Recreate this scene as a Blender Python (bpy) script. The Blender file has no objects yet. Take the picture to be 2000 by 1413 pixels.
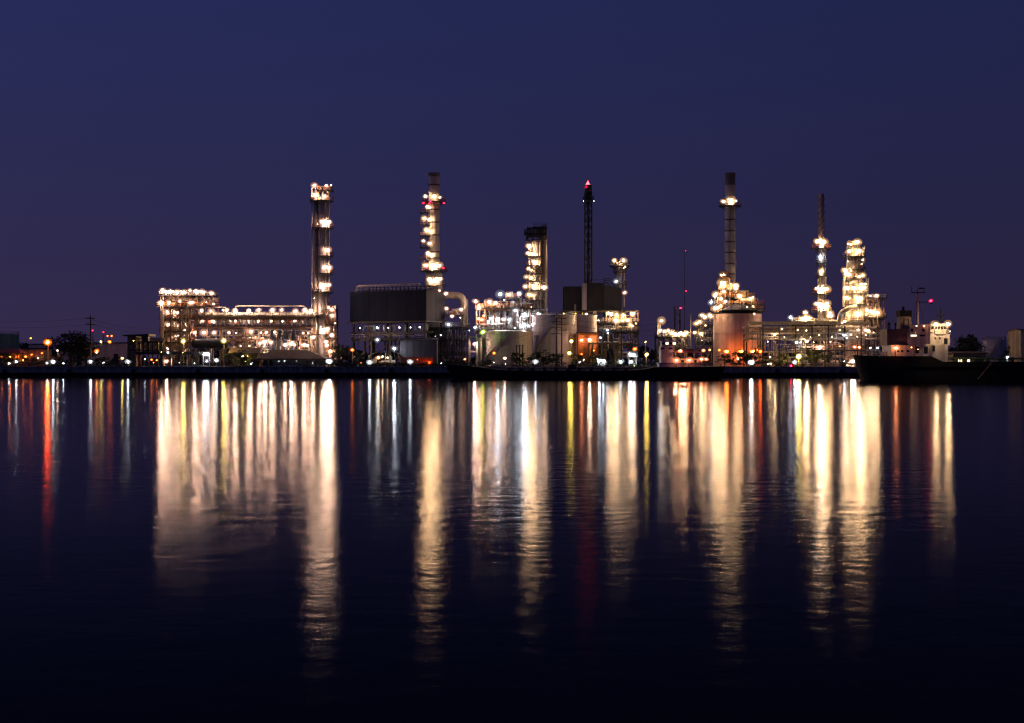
import bpy, math, random
from mathutils import Vector, Matrix

# ------------------------------------------------------------------ camera, sky, exposure
scene = bpy.context.scene
COL = scene.collection
FPX, HOR, CAMZ = 2990.0, 706.5, 4.4            # focal length in photo pixels, eye level row, eye height (m)

cam = bpy.data.objects.new('camera', bpy.data.cameras.new('camera'))
COL.objects.link(cam)
cam.data.sensor_width = 36.0
cam.data.lens = FPX / 2000.0 * 36.0
cam.data.clip_start, cam.data.clip_end = 0.5, 30000.0
cam.location = (0, 0, CAMZ)
cam.rotation_euler = (math.radians(90), 0, 0)
scene.camera = cam

world = bpy.data.worlds.new('World')
scene.world = world
world.use_nodes = True
wn, wl = world.node_tree.nodes, world.node_tree.links
wn.clear()
w_out = wn.new('ShaderNodeOutputWorld')
w_bg = wn.new('ShaderNodeBackground')
w_sky = wn.new('ShaderNodeTexSky')
w_sky.sky_type = 'NISHITA'
w_sky.sun_disc = False
w_sky.sun_elevation = math.radians(-5.0)
w_sky.sun_rotation = math.radians(200.0)
w_sky.altitude = 0
w_tc = wn.new('ShaderNodeTexCoord')
w_sep = wn.new('ShaderNodeSeparateXYZ')
w_ramp = wn.new('ShaderNodeValToRGB')
w_ramp.color_ramp.interpolation = 'B_SPLINE'
els = w_ramp.color_ramp.elements
stops = [(0.0, (0.0330, 0.0212, 0.0570)), (0.06, (0.0260, 0.0212, 0.0650)), (0.14, (0.0208, 0.0220, 0.0780)),
         (0.24, (0.0168, 0.0230, 0.0935)), (0.5, (0.0120, 0.0200, 0.085)), (1.0, (0.005, 0.009, 0.042))]
els[0].position, els[0].color = stops[0][0], (*stops[0][1], 1)
els[1].position, els[1].color = stops[-1][0], (*stops[-1][1], 1)
for p, c in stops[1:-1]:
    e = els.new(p); e.color = (*c, 1)
w_add = wn.new('ShaderNodeMixRGB'); w_add.blend_type = 'ADD'; w_add.inputs[0].default_value = 0.1
wl.new(w_tc.outputs['Generated'], w_sep.inputs[0])
wl.new(w_sep.outputs['Z'], w_ramp.inputs[0])
wl.new(w_ramp.outputs[0], w_add.inputs[1])
wl.new(w_sky.outputs[0], w_add.inputs[2])
w_az = wn.new('ShaderNodeMath'); w_az.operation = 'MULTIPLY_ADD'        # afterglow side (left) a little brighter than the far side
w_az.inputs[1].default_value, w_az.inputs[2].default_value = -0.50, 0.945
wl.new(w_sep.outputs['X'], w_az.inputs[0])
w_mul = wn.new('ShaderNodeMixRGB'); w_mul.blend_type = 'MULTIPLY'; w_mul.inputs[0].default_value = 1.0
wl.new(w_add.outputs[0], w_mul.inputs[1]); wl.new(w_az.outputs[0], w_mul.inputs[2])
wl.new(w_mul.outputs[0], w_bg.inputs[0])
w_bg.inputs[1].default_value = 1.0
wl.new(w_bg.outputs[0], w_out.inputs[0])

scene.view_settings.view_transform = 'Standard'
scene.view_settings.look = 'None'
scene.view_settings.exposure = 0.0
scene.view_settings.gamma = 1.0
scene.view_settings.use_curve_mapping = False
cy = scene.cycles
cy.use_denoising = True
try:
    cy.denoiser = 'OPENIMAGEDENOISE'
except Exception:
    pass
cy.use_light_tree = True
cy.max_bounces, cy.diffuse_bounces, cy.glossy_bounces = 4, 2, 2
cy.transmission_bounces, cy.transparent_max_bounces = 3, 14
cy.caustics_reflective = cy.caustics_refractive = False
cy.sample_clamp_indirect = 4.0
cy.filter_width = 1.3

# ------------------------------------------------------------------ helpers
R = random.Random(7)
GZ = 3.0                                        # ground level of the plant


def X(px, D): return (px - 1000.0) / FPX * D
def Z(py, D): return CAMZ + (HOR - py) / FPX * D
def S(n, D): return n / FPX * D
def P(px, py, D): return Vector((X(px, D), D, Z(py, D)))


class MB:
    def __init__(s):
        s.v, s.f, s.sm = [], [], []

    def add(s, vs, fs, smooth=False):
        b = len(s.v)
        s.v += [tuple(x) for x in vs]
        s.f += [tuple(b + i for i in f) for f in fs]
        s.sm += [smooth] * len(fs)
        return s

    def box(s, x0, x1, y0, y1, z0, z1):
        vs = [(x, y, z) for z in (z0, z1) for y in (y0, y1) for x in (x0, x1)]
        return s.add(vs, [(0, 2, 3, 1), (4, 5, 7, 6), (0, 1, 5, 4), (1, 3, 7, 5), (3, 2, 6, 7), (2, 0, 4, 6)])

    def bar(s, p, q, w, h=None):
        p, q = Vector(p), Vector(q); h = h or w
        d = (q - p).normalized()
        u = d.cross(Vector((0, 0, 1)))
        if u.length < 1e-3: u = Vector((1, 0, 0))
        u.normalize(); t = u.cross(d)
        vs = []
        for c in (p, q):
            for a, b in ((-1, -1), (1, -1), (1, 1), (-1, 1)):
                vs.append(c + u * a * w / 2 + t * b * h / 2)
        return s.add(vs, [(0, 1, 2, 3), (7, 6, 5, 4), (0, 4, 5, 1), (1, 5, 6, 2), (2, 6, 7, 3), (3, 7, 4, 0)])

    def tube(s, pts, r, n=8, bend=0.0):
        pts = [Vector(p) for p in pts]
        if bend > 0 and len(pts) > 2:
            out = [pts[0]]
            for i in range(1, len(pts) - 1):
                a, b, c = pts[i - 1], pts[i], pts[i + 1]
                k = min(bend, (a - b).length * .49, (c - b).length * .49)
                A, Cc = b + (a - b).normalized() * k, b + (c - b).normalized() * k
                for j in range(6):
                    t = j / 5
                    out.append(A * (1 - t) ** 2 + b * 2 * t * (1 - t) + Cc * t * t)
            out.append(pts[-1]); pts = out
        vs, fs = [], []
        u = None
        for i, p in enumerate(pts):
            d = (pts[min(i + 1, len(pts) - 1)] - pts[max(i - 1, 0)]).normalized()
            if u is None:
                u = d.cross(Vector((0, 0, 1)))
                if u.length < 1e-3: u = Vector((1, 0, 0))
            u = (u - d * u.dot(d)).normalized(); t = d.cross(u)
            rr = r[i] if isinstance(r, (list, tuple)) else r
            for k in range(n):
                a = 2 * math.pi * k / n
                vs.append(p + (u * math.cos(a) + t * math.sin(a)) * rr)
        for i in range(len(pts) - 1):
            for k in range(n):
                fs.append((i * n + k, i * n + (k + 1) % n, (i + 1) * n + (k + 1) % n, (i + 1) * n + k))
        s.add(vs, fs, True)
        b = len(s.v) - len(vs)
        s.f += [tuple(b + k for k in range(n))[::-1], tuple(len(s.v) - n + k for k in range(n))]
        s.sm += [False, False]
        return s

    def lathe(s, prof, cx, cy_, z0=0.0, n=24, smooth=True, cap=True):
        vs, fs = [], []
        for r, z in prof:
            for k in range(n):
                a = 2 * math.pi * k / n
                vs.append((cx + r * math.cos(a), cy_ + r * math.sin(a), z0 + z))
        for i in range(len(prof) - 1):
            for k in range(n):
                fs.append((i * n + k, i * n + (k + 1) % n, (i + 1) * n + (k + 1) % n, (i + 1) * n + k))
        s.add(vs, fs, smooth)
        b = len(s.v) - len(vs)
        if cap and prof[0][0] > 1e-4: s.f.append(tuple(b + k for k in range(n))[::-1]); s.sm.append(False)
        if cap and prof[-1][0] > 1e-4: s.f.append(tuple(len(s.v) - n + k for k in range(n))); s.sm.append(False)
        return s

    def ring(s, cx, cy_, z, r0, r1, t=.12, a0=0.0, a1=360.0, n=20):
        vs, fs = [], []
        full = abs(a1 - a0) >= 359.9
        m = n if full else n + 1
        for k in range(m):
            a = math.radians(a0 + (a1 - a0) * k / n)
            c, q = math.cos(a), math.sin(a)
            vs += [(cx + r0 * c, cy_ + r0 * q, z), (cx + r1 * c, cy_ + r1 * q, z), (cx + r1 * c, cy_ + r1 * q, z + t), (cx + r0 * c, cy_ + r0 * q, z + t)]
        for k in range(n):
            a, b = k * 4, ((k + 1) % m) * 4
            for i in range(4):
                fs.append((a + i, b + i, b + (i + 1) % 4, a + (i + 1) % 4))
        if not full:
            fs += [(0, 1, 2, 3), tuple((m - 1) * 4 + i for i in (3, 2, 1, 0))]
        return s.add(vs, fs)

    def mesh(s, name, mat, off=(0, 0, 0)):
        me = bpy.data.meshes.new(name)
        o = Vector(off)
        me.from_pydata([tuple(Vector(v) - o) for v in s.v], [], s.f)
        me.polygons.foreach_set('use_smooth', s.sm)
        if mat: me.materials.append(mat)
        me.update()
        if any(s.sm): me.set_sharp_from_angle(angle=math.radians(38))
        return me


# ------------------------------------------------------------------ materials
def mat(name, col, rough=.6, metal=0.0, var=.25, scale=.8, streak=0.0, bump=0.0, coat=0.0, spec=.5):
    """Painted or bare surface with patchy wear; streak > 0 adds vertical run-off stains."""
    m = bpy.data.materials.new(name); m.use_nodes = True
    n, l = m.node_tree.nodes, m.node_tree.links
    b = n['Principled BSDF']
    b.inputs['Roughness'].default_value = rough
    b.inputs['Metallic'].default_value = metal
    b.inputs['Coat Weight'].default_value = coat
    b.inputs['Specular IOR Level'].default_value = spec
    tc = n.new('ShaderNodeTexCoord')
    nz = n.new('ShaderNodeTexNoise'); nz.inputs['Scale'].default_value = scale; nz.inputs['Detail'].default_value = 6
    l.new(tc.outputs['Object'], nz.inputs['Vector'])
    rp = n.new('ShaderNodeValToRGB')
    rp.color_ramp.elements[0].position, rp.color_ramp.elements[1].position = .3, .72
    rp.color_ramp.elements[0].color = (*[c * (1 - var) for c in col], 1)
    rp.color_ramp.elements[1].color = (*[min(1, c * (1 + var * .5)) for c in col], 1)
    l.new(nz.outputs[0], rp.inputs[0])
    out = rp.outputs[0]
    if streak > 0:
        mp = n.new('ShaderNodeMapping'); mp.inputs['Scale'].default_value = (1.3, 1.3, .05)
        l.new(tc.outputs['Object'], mp.inputs[0])
        n2 = n.new('ShaderNodeTexNoise'); n2.inputs['Scale'].default_value = 1.0; n2.inputs['Detail'].default_value = 5
        l.new(mp.outputs[0], n2.inputs['Vector'])
        r2 = n.new('ShaderNodeValToRGB')
        r2.color_ramp.elements[0].position, r2.color_ramp.elements[1].position = .42, .62
        r2.color_ramp.elements[0].color = (1 - streak, (1 - streak) * .93, (1 - streak) * .86, 1)
        r2.color_ramp.elements[1].color = (1, 1, 1, 1)
        l.new(n2.outputs[0], r2.inputs[0])
        mx = n.new('ShaderNodeMixRGB'); mx.blend_type = 'MULTIPLY'; mx.inputs[0].default_value = 1
        l.new(out, mx.inputs[1]); l.new(r2.outputs[0], mx.inputs[2]); out = mx.outputs[0]
    l.new(out, b.inputs['Base Color'])
    if bump > 0:
        bp = n.new('ShaderNodeBump'); bp.inputs['Strength'].default_value = bump; bp.inputs['Distance'].default_value = .15
        l.new(nz.outputs[0], bp.inputs['Height']); l.new(bp.outputs[0], b.inputs['Normal'])
    return m


def emit(name, col, strength):
    m = bpy.data.materials.new(name); m.use_nodes = True
    n, l = m.node_tree.nodes, m.node_tree.links
    n.clear()
    o, e = n.new('ShaderNodeOutputMaterial'), n.new('ShaderNodeEmission')
    e.inputs[0].default_value = (*col, 1); e.inputs[1].default_value = strength
    l.new(e.outputs[0], o.inputs[0])
    m.cycles.emission_sampling = 'FRONT'
    return m


M = dict(
    steel=mat('galvanised_steel', (.45, .42, .39), .5, .35, .35, 1.2),
    tan=mat('aluminium_cladding', (.60, .55, .49), .42, .25, .25, .6, .3),
    dark=mat('dark_painted_steel', (.055, .05, .05), .55, .1, .4, .9),
    brown=mat('red_oxide_steel', (.27, .16, .12), .6, .1, .4, .9),
    red=mat('red_paint', (.36, .06, .04), .5, 0, .3, .9),
    orange=mat('orange_paint', (.55, .19, .05), .5, 0, .3, .9),
    white=mat('white_paint', (.68, .67, .66), .45, 0, .2, .5, .22),
    tank=mat('tank_paint', (.84, .76, .82), .34, 0, .14, .35, .18),
    teal=mat('teal_paint', (.12, .30, .36), .5, 0, .2, .4, .2),
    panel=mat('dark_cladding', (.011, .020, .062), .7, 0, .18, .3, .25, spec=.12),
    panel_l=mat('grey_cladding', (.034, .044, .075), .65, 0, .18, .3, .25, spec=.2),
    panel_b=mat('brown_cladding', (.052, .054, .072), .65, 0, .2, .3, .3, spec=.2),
    stack=mat('stack_steel', (.52, .50, .56), .55, 0, .15, .4, .14),
    stack_top=mat('stack_top_paint', (.21, .165, .175), .6, 0, .3, .4, .2),
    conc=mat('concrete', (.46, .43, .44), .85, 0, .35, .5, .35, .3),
    conc_d=mat('shaded_wet_concrete', (.05, .045, .045), .7, 0, .4, .6, .3, .4),  # under-deck shadow put into the dark tone, beyond wet concrete
    ground=mat('yard_asphalt', (.06, .057, .055), .9, 0, .4, .2, 0, .3),
    roof=mat('brown_roof_sheet', (.13, .075, .07), .7, 0, .3, .7),
    beige=mat('beige_render', (.48, .40, .30), .75, 0, .2, .6, .3),
    hull=mat('black_hull_paint', (.006, .0055, .006), .85, 0, .5, .5, .3),
    wood=mat('weathered_timber', (.11, .085, .065), .8, 0, .4, 1.0),
    glass=mat('dark_window_glass', (.02, .022, .03), .12, 0, .1, 1.0),
    blue=mat('blue_grey_paint', (.42, .42, .62), .5, 0, .2, .6, .2),
    green=mat('green_paint', (.09, .16, .08), .6, 0, .3, .8),
    bark=mat('bark', (.08, .06, .045), .9, 0, .4, 2.0),
    leaf=mat('leaf_mid_green', (.055, .085, .03), .7, 0, .5, .6),
    leaf_d=mat('leaf_dark_green', (.035, .055, .025), .7, 0, .5, .6),
    heater=mat('heater_paint', (.80, .58, .56), .45, 0, .16, .35, .2),
    mauve=mat('mauve_grey_sheet', (.15, .135, .17), .6, 0, .2, .4, .3),
    rubber=mat('black_rubber', (.015, .015, .015), .8, 0, .3, 1.0),
)
LM, LV = {}, {}
for _k, _c, _s in (('p', (1.0, .62, .42), 138), ('a', (1.0, .62, .32), 100), ('w', (.84, .92, 1.0), 62), ('o', (1.0, .20, .022), 60), ('d', (1.0, .085, .006), 75), ('y', (1.0, .70, .13), 85),
                   ('g', (.72, 1.0, .14), 17), ('q', (1.0, .33, .14), 85)):     # sodium peach, amber, cool white, orange, yellow, lime, salmon
    LV[_k] = [emit('lamp_%s_%d' % (_k, i), _c, _s * f) for i, f in enumerate((.5, 1.7, 4.2))]   # old, average and new lamps
    LM[_k] = LV[_k][1]
LM.update(r=emit('lamp_red', (1.0, .012, .045), 40), k=emit('lamp_window', (1.0, .80, .5), 2.5), f=emit('flame', (1.0, .025, .03), 24))


# ------------------------------------------------------------------ things and parts
class Thing:
    def __init__(s, name, label, cat, base, group=None, kind=None):
        s.o = bpy.data.objects.new(name, None); COL.objects.link(s.o)
        s.o.empty_display_size = .5
        s.base = Vector(base); s.o.location = s.base
        s.o['label'] = label; s.o['category'] = cat
        if group: s.o['group'] = group
        s.o['kind'] = kind or 'thing'

    def part(s, name, mb, m, parent=None, label=None, kind=None):
        me = mb.mesh(name, M[m] if isinstance(m, str) else m, s.base)
        o = bpy.data.objects.new(name, me); COL.objects.link(o)
        o.parent = parent or s.o
        if label: o['label'] = label
        if kind: o['kind'] = kind
        return o

    def put(s, name, me, loc, parent=None, scale=1.0, rz=0.0):
        """A part that shares its mesh with others of its kind (loc in world metres)."""
        o = bpy.data.objects.new(name, me); COL.objects.link(o)
        o.parent = parent or s.o
        o.location = Vector(loc) - s.base if parent is None else loc
        o.scale = (scale,) * 3; o.rotation_euler = (0, 0, rz)
        return o


def solo(name, mb, m, label, cat, base, group=None, kind=None):
    me = mb.mesh(name, M[m] if isinstance(m, str) else m, base)
    o = bpy.data.objects.new(name, me); COL.objects.link(o); o.location = base
    if kind: o['kind'] = kind
    if label: o['label'] = label
    if cat: o['category'] = cat
    if group: o['group'] = group
    return o


# lamp meshes (unit: globe radius .5 m), shared by every lamp
_globe = MB().lathe([(.001, -.5), (.24, -.44), (.42, -.27), (.5, 0), (.42, .27), (.24, .44), (.001, .5)], 0, 0, 0, 8)
GLOBE = {k: [_globe.mesh('globe_' + k, m_) for m_ in (LV[k] if k in LV else [LM[k]] * 3)] for k in LM}
LR = random.Random(41)


def globe(T, k, parent=None, loc=(0, 0, 0), size=1.0, level=None):
    lv = level if level is not None else (0 if size < .6 else LR.choice((0, 0, 0, 1, 1, 1, 1, 2, 2)))
    o = T.put('globe', GLOBE[k][lv], loc, parent)
    f = LR.uniform(.38, .5) * size * (1.3 if k == 'd' else 1)
    o.scale = (f * LR.uniform(1.0, 1.4), f * .9, f * LR.uniform(.7, .95))
    o.rotation_euler = (0, LR.uniform(-.6, .3), LR.uniform(-.4, .4))
    return o


_h = MB().lathe([(.5, .30), (.46, .36), (.30, .52), (.001, .60)], 0, 0, 0, 10)
_h.bar((0, .0, .5), (0, .55, .62), .12); _h.bar((0, .5, .7), (0, .5, -2.0), .14)
FLOOD = _h.mesh('floodlight', M['dark'])
_h = MB().lathe([(.5, .30), (.46, .36), (.30, .52), (.001, .60)], 0, 0, 0, 10)
_h.bar((0, .0, .5), (0, 1.6, .5), .14); _h.bar((0, 1.5, .6), (0, 1.5, -.2), .16)
FLOOD_ARM = _h.mesh('floodlight_arm', M['dark'])
_h = MB().box(-.3, .3, -.3, .3, -.75, -.45); _h.bar((0, 0, -.5), (0, .5, -.9), .12)
BEACON = _h.mesh('beacon', M['dark'])


def glow_shell_mat(name, tint, glow):
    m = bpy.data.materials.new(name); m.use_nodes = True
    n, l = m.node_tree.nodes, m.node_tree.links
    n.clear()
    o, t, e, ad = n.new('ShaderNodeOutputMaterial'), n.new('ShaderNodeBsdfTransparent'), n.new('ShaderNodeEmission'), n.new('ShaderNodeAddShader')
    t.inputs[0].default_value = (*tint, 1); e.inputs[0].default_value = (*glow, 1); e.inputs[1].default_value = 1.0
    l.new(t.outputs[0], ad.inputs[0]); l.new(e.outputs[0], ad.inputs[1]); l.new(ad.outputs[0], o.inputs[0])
    lw, pw = n.new('ShaderNodeLayerWeight'), n.new('ShaderNodeMath')          # glow fades from centre to rim like lens bloom
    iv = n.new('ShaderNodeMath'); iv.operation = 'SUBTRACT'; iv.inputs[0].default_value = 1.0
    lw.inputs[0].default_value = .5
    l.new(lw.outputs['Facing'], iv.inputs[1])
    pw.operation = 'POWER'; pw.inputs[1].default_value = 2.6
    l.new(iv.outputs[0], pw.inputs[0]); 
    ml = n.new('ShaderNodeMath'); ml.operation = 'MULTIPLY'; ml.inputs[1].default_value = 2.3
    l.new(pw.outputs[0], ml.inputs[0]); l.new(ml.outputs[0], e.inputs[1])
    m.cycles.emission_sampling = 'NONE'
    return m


# see-through glowing shells added around the lamps to imitate lens bloom
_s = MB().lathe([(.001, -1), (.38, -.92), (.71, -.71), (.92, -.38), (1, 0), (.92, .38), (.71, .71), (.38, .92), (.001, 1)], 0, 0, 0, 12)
GLOW_SHELL = {k: _s.mesh('glow_shell_' + k, glow_shell_mat('glow_shell_' + k, t, g)) for k, t, g in (
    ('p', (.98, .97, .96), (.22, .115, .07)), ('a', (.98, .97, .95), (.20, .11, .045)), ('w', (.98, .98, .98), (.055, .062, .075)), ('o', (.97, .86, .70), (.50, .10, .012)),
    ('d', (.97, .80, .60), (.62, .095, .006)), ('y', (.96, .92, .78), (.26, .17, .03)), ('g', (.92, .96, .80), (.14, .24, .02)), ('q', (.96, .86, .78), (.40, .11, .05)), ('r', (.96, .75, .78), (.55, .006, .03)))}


def glow_shell(T, k, parent, loc=(0, 0, 0), size=1.0, big=1.0):
    b = T.put('glass', GLOW_SHELL[k], loc, parent)  # this part is an added glow shell standing in for bloom
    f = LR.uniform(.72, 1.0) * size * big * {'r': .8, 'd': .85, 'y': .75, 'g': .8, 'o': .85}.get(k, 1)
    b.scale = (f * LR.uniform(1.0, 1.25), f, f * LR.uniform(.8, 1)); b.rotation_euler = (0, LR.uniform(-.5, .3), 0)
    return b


def lamp(T, px, py, D, k='p', size=1.0, arm=False, halo=True):
    red = k == 'r'
    o = T.put('beacon' if red else 'floodlight', BEACON if red else (FLOOD_ARM if arm else FLOOD), P(px, py, D), None, size)
    globe(T, k, o, level=0 if size < .6 else None)
    if halo and size >= .5: glow_shell(T, k, o)
    return o


def lamps(T, D, lst, arm=False, halo=True):
    for e in lst:
        lamp(T, e[0], e[1], e[4] if len(e) > 4 else D, e[2] if len(e) > 2 else 'p', e[3] if len(e) > 3 else 1.0, arm, halo)


def railing_line(mb, pts, h=1.15, r=.07, gap=2.2):
    for a, b in zip(pts[:-1], pts[1:]):
        a, b = Vector(a), Vector(b)
        k = max(1, int((b - a).length / gap))
        for i in range(k + 1):
            p = a.lerp(b, i / k)
            mb.bar(p, p + Vector((0, 0, h)), r * 1.6)
        for z in (h, h * .52):
            mb.bar(a + Vector((0, 0, z)), b + Vector((0, 0, z)), r * 1.5)


def deck(T, x0, x1, y0, y1, z, rail='steel', t=.22, m='dark', sides='flrb'):
    o = T.part('deck', MB().box(x0, x1, y0, y1, z, z + t), m)
    if rail:
        mb = MB()
        e = .1
        c = dict(f=[(x0 + e, y0 + e), (x1 - e, y0 + e)], r=[(x1 - e, y0 + e), (x1 - e, y1 - e)], b=[(x1 - e, y1 - e), (x0 + e, y1 - e)], l=[(x0 + e, y1 - e), (x0 + e, y0 + e)])
        for k in sides:
            railing_line(mb, [(*c[k][0], z + t), (*c[k][1], z + t)])
        T.part('railing', mb, rail, o)
    return o


def platform(T, cx, cy_, z, r0, r1, a0=0, a1=360, rail='steel', m='dark'):
    o = T.part('platform', MB().ring(cx, cy_, z, r0, r1, .2, a0, a1), m)
    mb = MB()
    n = max(6, int(abs(a1 - a0) / 22))
    pts = [(cx + (r1 - .1) * math.cos(math.radians(a0 + (a1 - a0) * i / n)), cy_ + (r1 - .1) * math.sin(math.radians(a0 + (a1 - a0) * i / n)), z + .2) for i in range(n + 1)]
    railing_line(mb, pts, gap=9)
    T.part('railing', mb, rail, o)
    mb = MB()
    for i in range(0, n + 1, 2):
        a = math.radians(a0 + (a1 - a0) * i / n)
        mb.bar((cx + r0 * math.cos(a), cy_ + r0 * math.sin(a), z - 1.1), (cx + (r1 - .2) * math.cos(a), cy_ + (r1 - .2) * math.sin(a), z - .02), .12)
    T.part('bracket', mb, m, o)
    return o


def ladder(T, x, y, z0, z1, m='steel', cage=True):
    mb = MB()
    for s in (-.3, .3):
        mb.bar((x + s, y, z0), (x + s, y, z1), .1)
    z = z0 + .4
    while z < z1:
        mb.bar((x - .3, y, z), (x + .3, y, z), .06); z += .8
    if cage:
        z = z0 + 2.4
        while z < z1:
            mb.ring(x, y - .4, z, .42, .5, .1, 170, 370, 8); z += 1.4
        for a in (200, 240, 300, 340):
            c = (x + .46 * math.cos(math.radians(a)), y - .4 + .46 * math.sin(math.radians(a)))
            mb.bar((*c, z0 + 2.4), (*c, z1), .06)
    T.part('ladder', mb, m)


def vessel(T, px, D, rpx, ytop, ybot, m='tan', rings=(), name='shell', n=24, taper=None):
    """Upright cylindrical vessel with a domed head, skirt and flange rings (rows in photo pixels)."""
    cx, r, z0, z1 = X(px, D), S(rpx, D), Z(ybot, D), Z(ytop, D)
    prof = [(r * 1.06, 0), (r * 1.06, .4), (r, .45)]
    for py in sorted(rings, reverse=True):
        z = Z(py, D) - z0
        if .6 < z < z1 - z0 - r * .7: prof += [(r, z - .15), (r * 1.05, z - .13), (r * 1.05, z + .13), (r, z + .15)]
    h = z1 - z0
    for a in (0, 30, 55, 75, 90):
        prof.append((max(.001, r * math.cos(math.radians(a))), h - r * .55 + r * .55 * math.sin(math.radians(a))))
    o = T.part(name, MB().lathe(prof, cx, D, z0, n), m)
    return cx, D, r


def drum(T, x0, x1, y, z, r, m='tan', name='drum'):
    prof = [(.001, x0), (r * .6, x0 + r * .12), (r * .9, x0 + r * .3), (r, x0 + r * .5), (r, x1 - r * .5), (r * .9, x1 - r * .3), (r * .6, x1 - r * .12), (.001, x1)]
    mb = MB().lathe(prof, 0, 0, 0, 16)
    mb.v = [(vz, y + vy, z - vx) for vx, vy, vz in mb.v]
    for xx in (x0 + (x1 - x0) * .22, x0 + (x1 - x0) * .78):
        mb.box(xx - .2, xx + .2, y - r * .8, y + r * .8, z - r - .5, z - r * .45)
    return T.part(name, mb, m)


def column_part(T, x, y, z0, z1, w=.4, m='dark', name='column'):
    return T.part(name, MB().box(x - w / 2, x + w / 2, y - w / 2, y + w / 2, z0, z1), m)


def frame(T, xs, ys, zs, z0=GZ, m='brown', w=.42, brace=.45, rng=None, back=True):
    """Steel frame: every column, beam and brace is its own part."""
    rng = rng or random.Random(len(xs) * 31 + int(xs[0] * 7))
    top = zs[-1]
    for x in xs:
        for y in ys:
            column_part(T, x, y, z0, top + .05, w, m)
    for i, z in enumerate(zs):
        for y in (ys if back else ys[:1]):
            T.part('beam', MB().box(xs[0] - .1, xs[-1] + .1, y - w * .36, y + w * .36, z - .55, z - .1), m)
        for x in xs:
            T.part('cross_beam', MB().box(x - w * .3, x + w * .3, ys[0], ys[-1], z - .5, z - .13), m)
    lv = [z0] + list(zs)
    for a, b in zip(lv[:-1], lv[1:]):
        for x0, x1 in zip(xs[:-1], xs[1:]):
            if rng.random() < brace:
                y = ys[0] + .03
                if rng.random() < .5: x0, x1 = x1, x0
                T.part('brace', MB().bar((x0, y, a), (x1, y, b - .3), .22), m)


def pipes(T, x0, x1, y0, y1, z0, z1, n, seed, rr=(.1, .3), mats=('tan', 'steel', 'tan', 'white', 'brown'), horiz=.5):
    """Loose process pipework: L and Z shaped runs inside a box."""
    g = random.Random(seed)
    for _ in range(n):
        r = g.uniform(*rr)
        a = Vector((g.uniform(x0, x1), g.uniform(y0, y1), g.uniform(z0, z1)))
        if g.random() < horiz:
            b = Vector((g.uniform(x0, x1), a.y, a.z))
            c = Vector((b.x, a.y, g.uniform(z0, z1)))
            pts = [a, b, c]
        else:
            zz = g.uniform(z0, z1)
            b = Vector((a.x, a.y, zz)); c = Vector((a.x + g.uniform(-4, 4), a.y, zz))
            c.x = min(max(c.x, x0), x1)
            d = Vector((c.x, a.y, g.uniform(z0, z1)))
            pts = [a, b, c, d]
        pts = [p for i, p in enumerate(pts) if i == 0 or (p - pts[i - 1]).length > .3]
        if len(pts) < 2: continue
        mb = MB().tube(pts, r, 7, .6)
        for q in (0.0, 1.0):                       # end flange
            p, e = (pts[0], pts[1]) if q == 0 else (pts[-1], pts[-2])
            d = (e - p).normalized()
            mb.tube([p - d * .02, p + d * .14], r * 1.6, 7)
        T.part('pipe', mb, g.choice(mats))


def equipment(T, x0, x1, y0, y1, z, n, seed, big=1.0):
    """Exchangers, pots and motor boxes standing on a deck."""
    g = random.Random(seed)
    for i in range(n):
        x, y = g.uniform(x0, x1), g.uniform(y0, y1)
        k = g.random()
        if k < .45:
            r, h = g.uniform(.4, .9) * big, g.uniform(1.6, 3.6) * big
            T.part('pot', MB().lathe([(r * .8, 0), (r, .15), (r, h * .8), (r * .7, h * .95), (.001, h)], x, y, z, 12), g.choice(['tan', 'steel', 'white']))
        elif k < .75:
            L, r = g.uniform(2.5, 5) * big, g.uniform(.4, .8) * big
            L = min(L, (x1 - x0))
            xa = min(max(x - L / 2, x0), x1 - L)
            drum(T, xa, xa + L, y, z + r + .5, r, g.choice(['tan', 'steel']), 'exchanger')
        else:
            a, b, h = g.uniform(.5, 1.2), g.uniform(.5, 1), g.uniform(.8, 2)
            T.part('cabinet', MB().box(x - a, x + a, y - b, y + b, z, z + h), g.choice(['steel', 'beige', 'brown']))


def stairs(T, x0, x1, y, z0, z1, m='steel'):
    mb = MB()
    for s in (-.5, .5):
        mb.bar((x0, y + s, z0), (x1, y + s, z1), .12, .3)
        mb.bar((x0, y + s, z0 + 1.1), (x1, y + s, z1 + 1.1), .09)
    k = max(3, int(abs(z1 - z0) / .35))
    for i in range(k):
        t = (i + .5) / k
        mb.box(x0 + (x1 - x0) * t - .14, x0 + (x1 - x0) * t + .14, y - .5, y + .5, z0 + (z1 - z0) * t, z0 + (z1 - z0) * t + .06)
    T.part('stair', mb, m)



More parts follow.
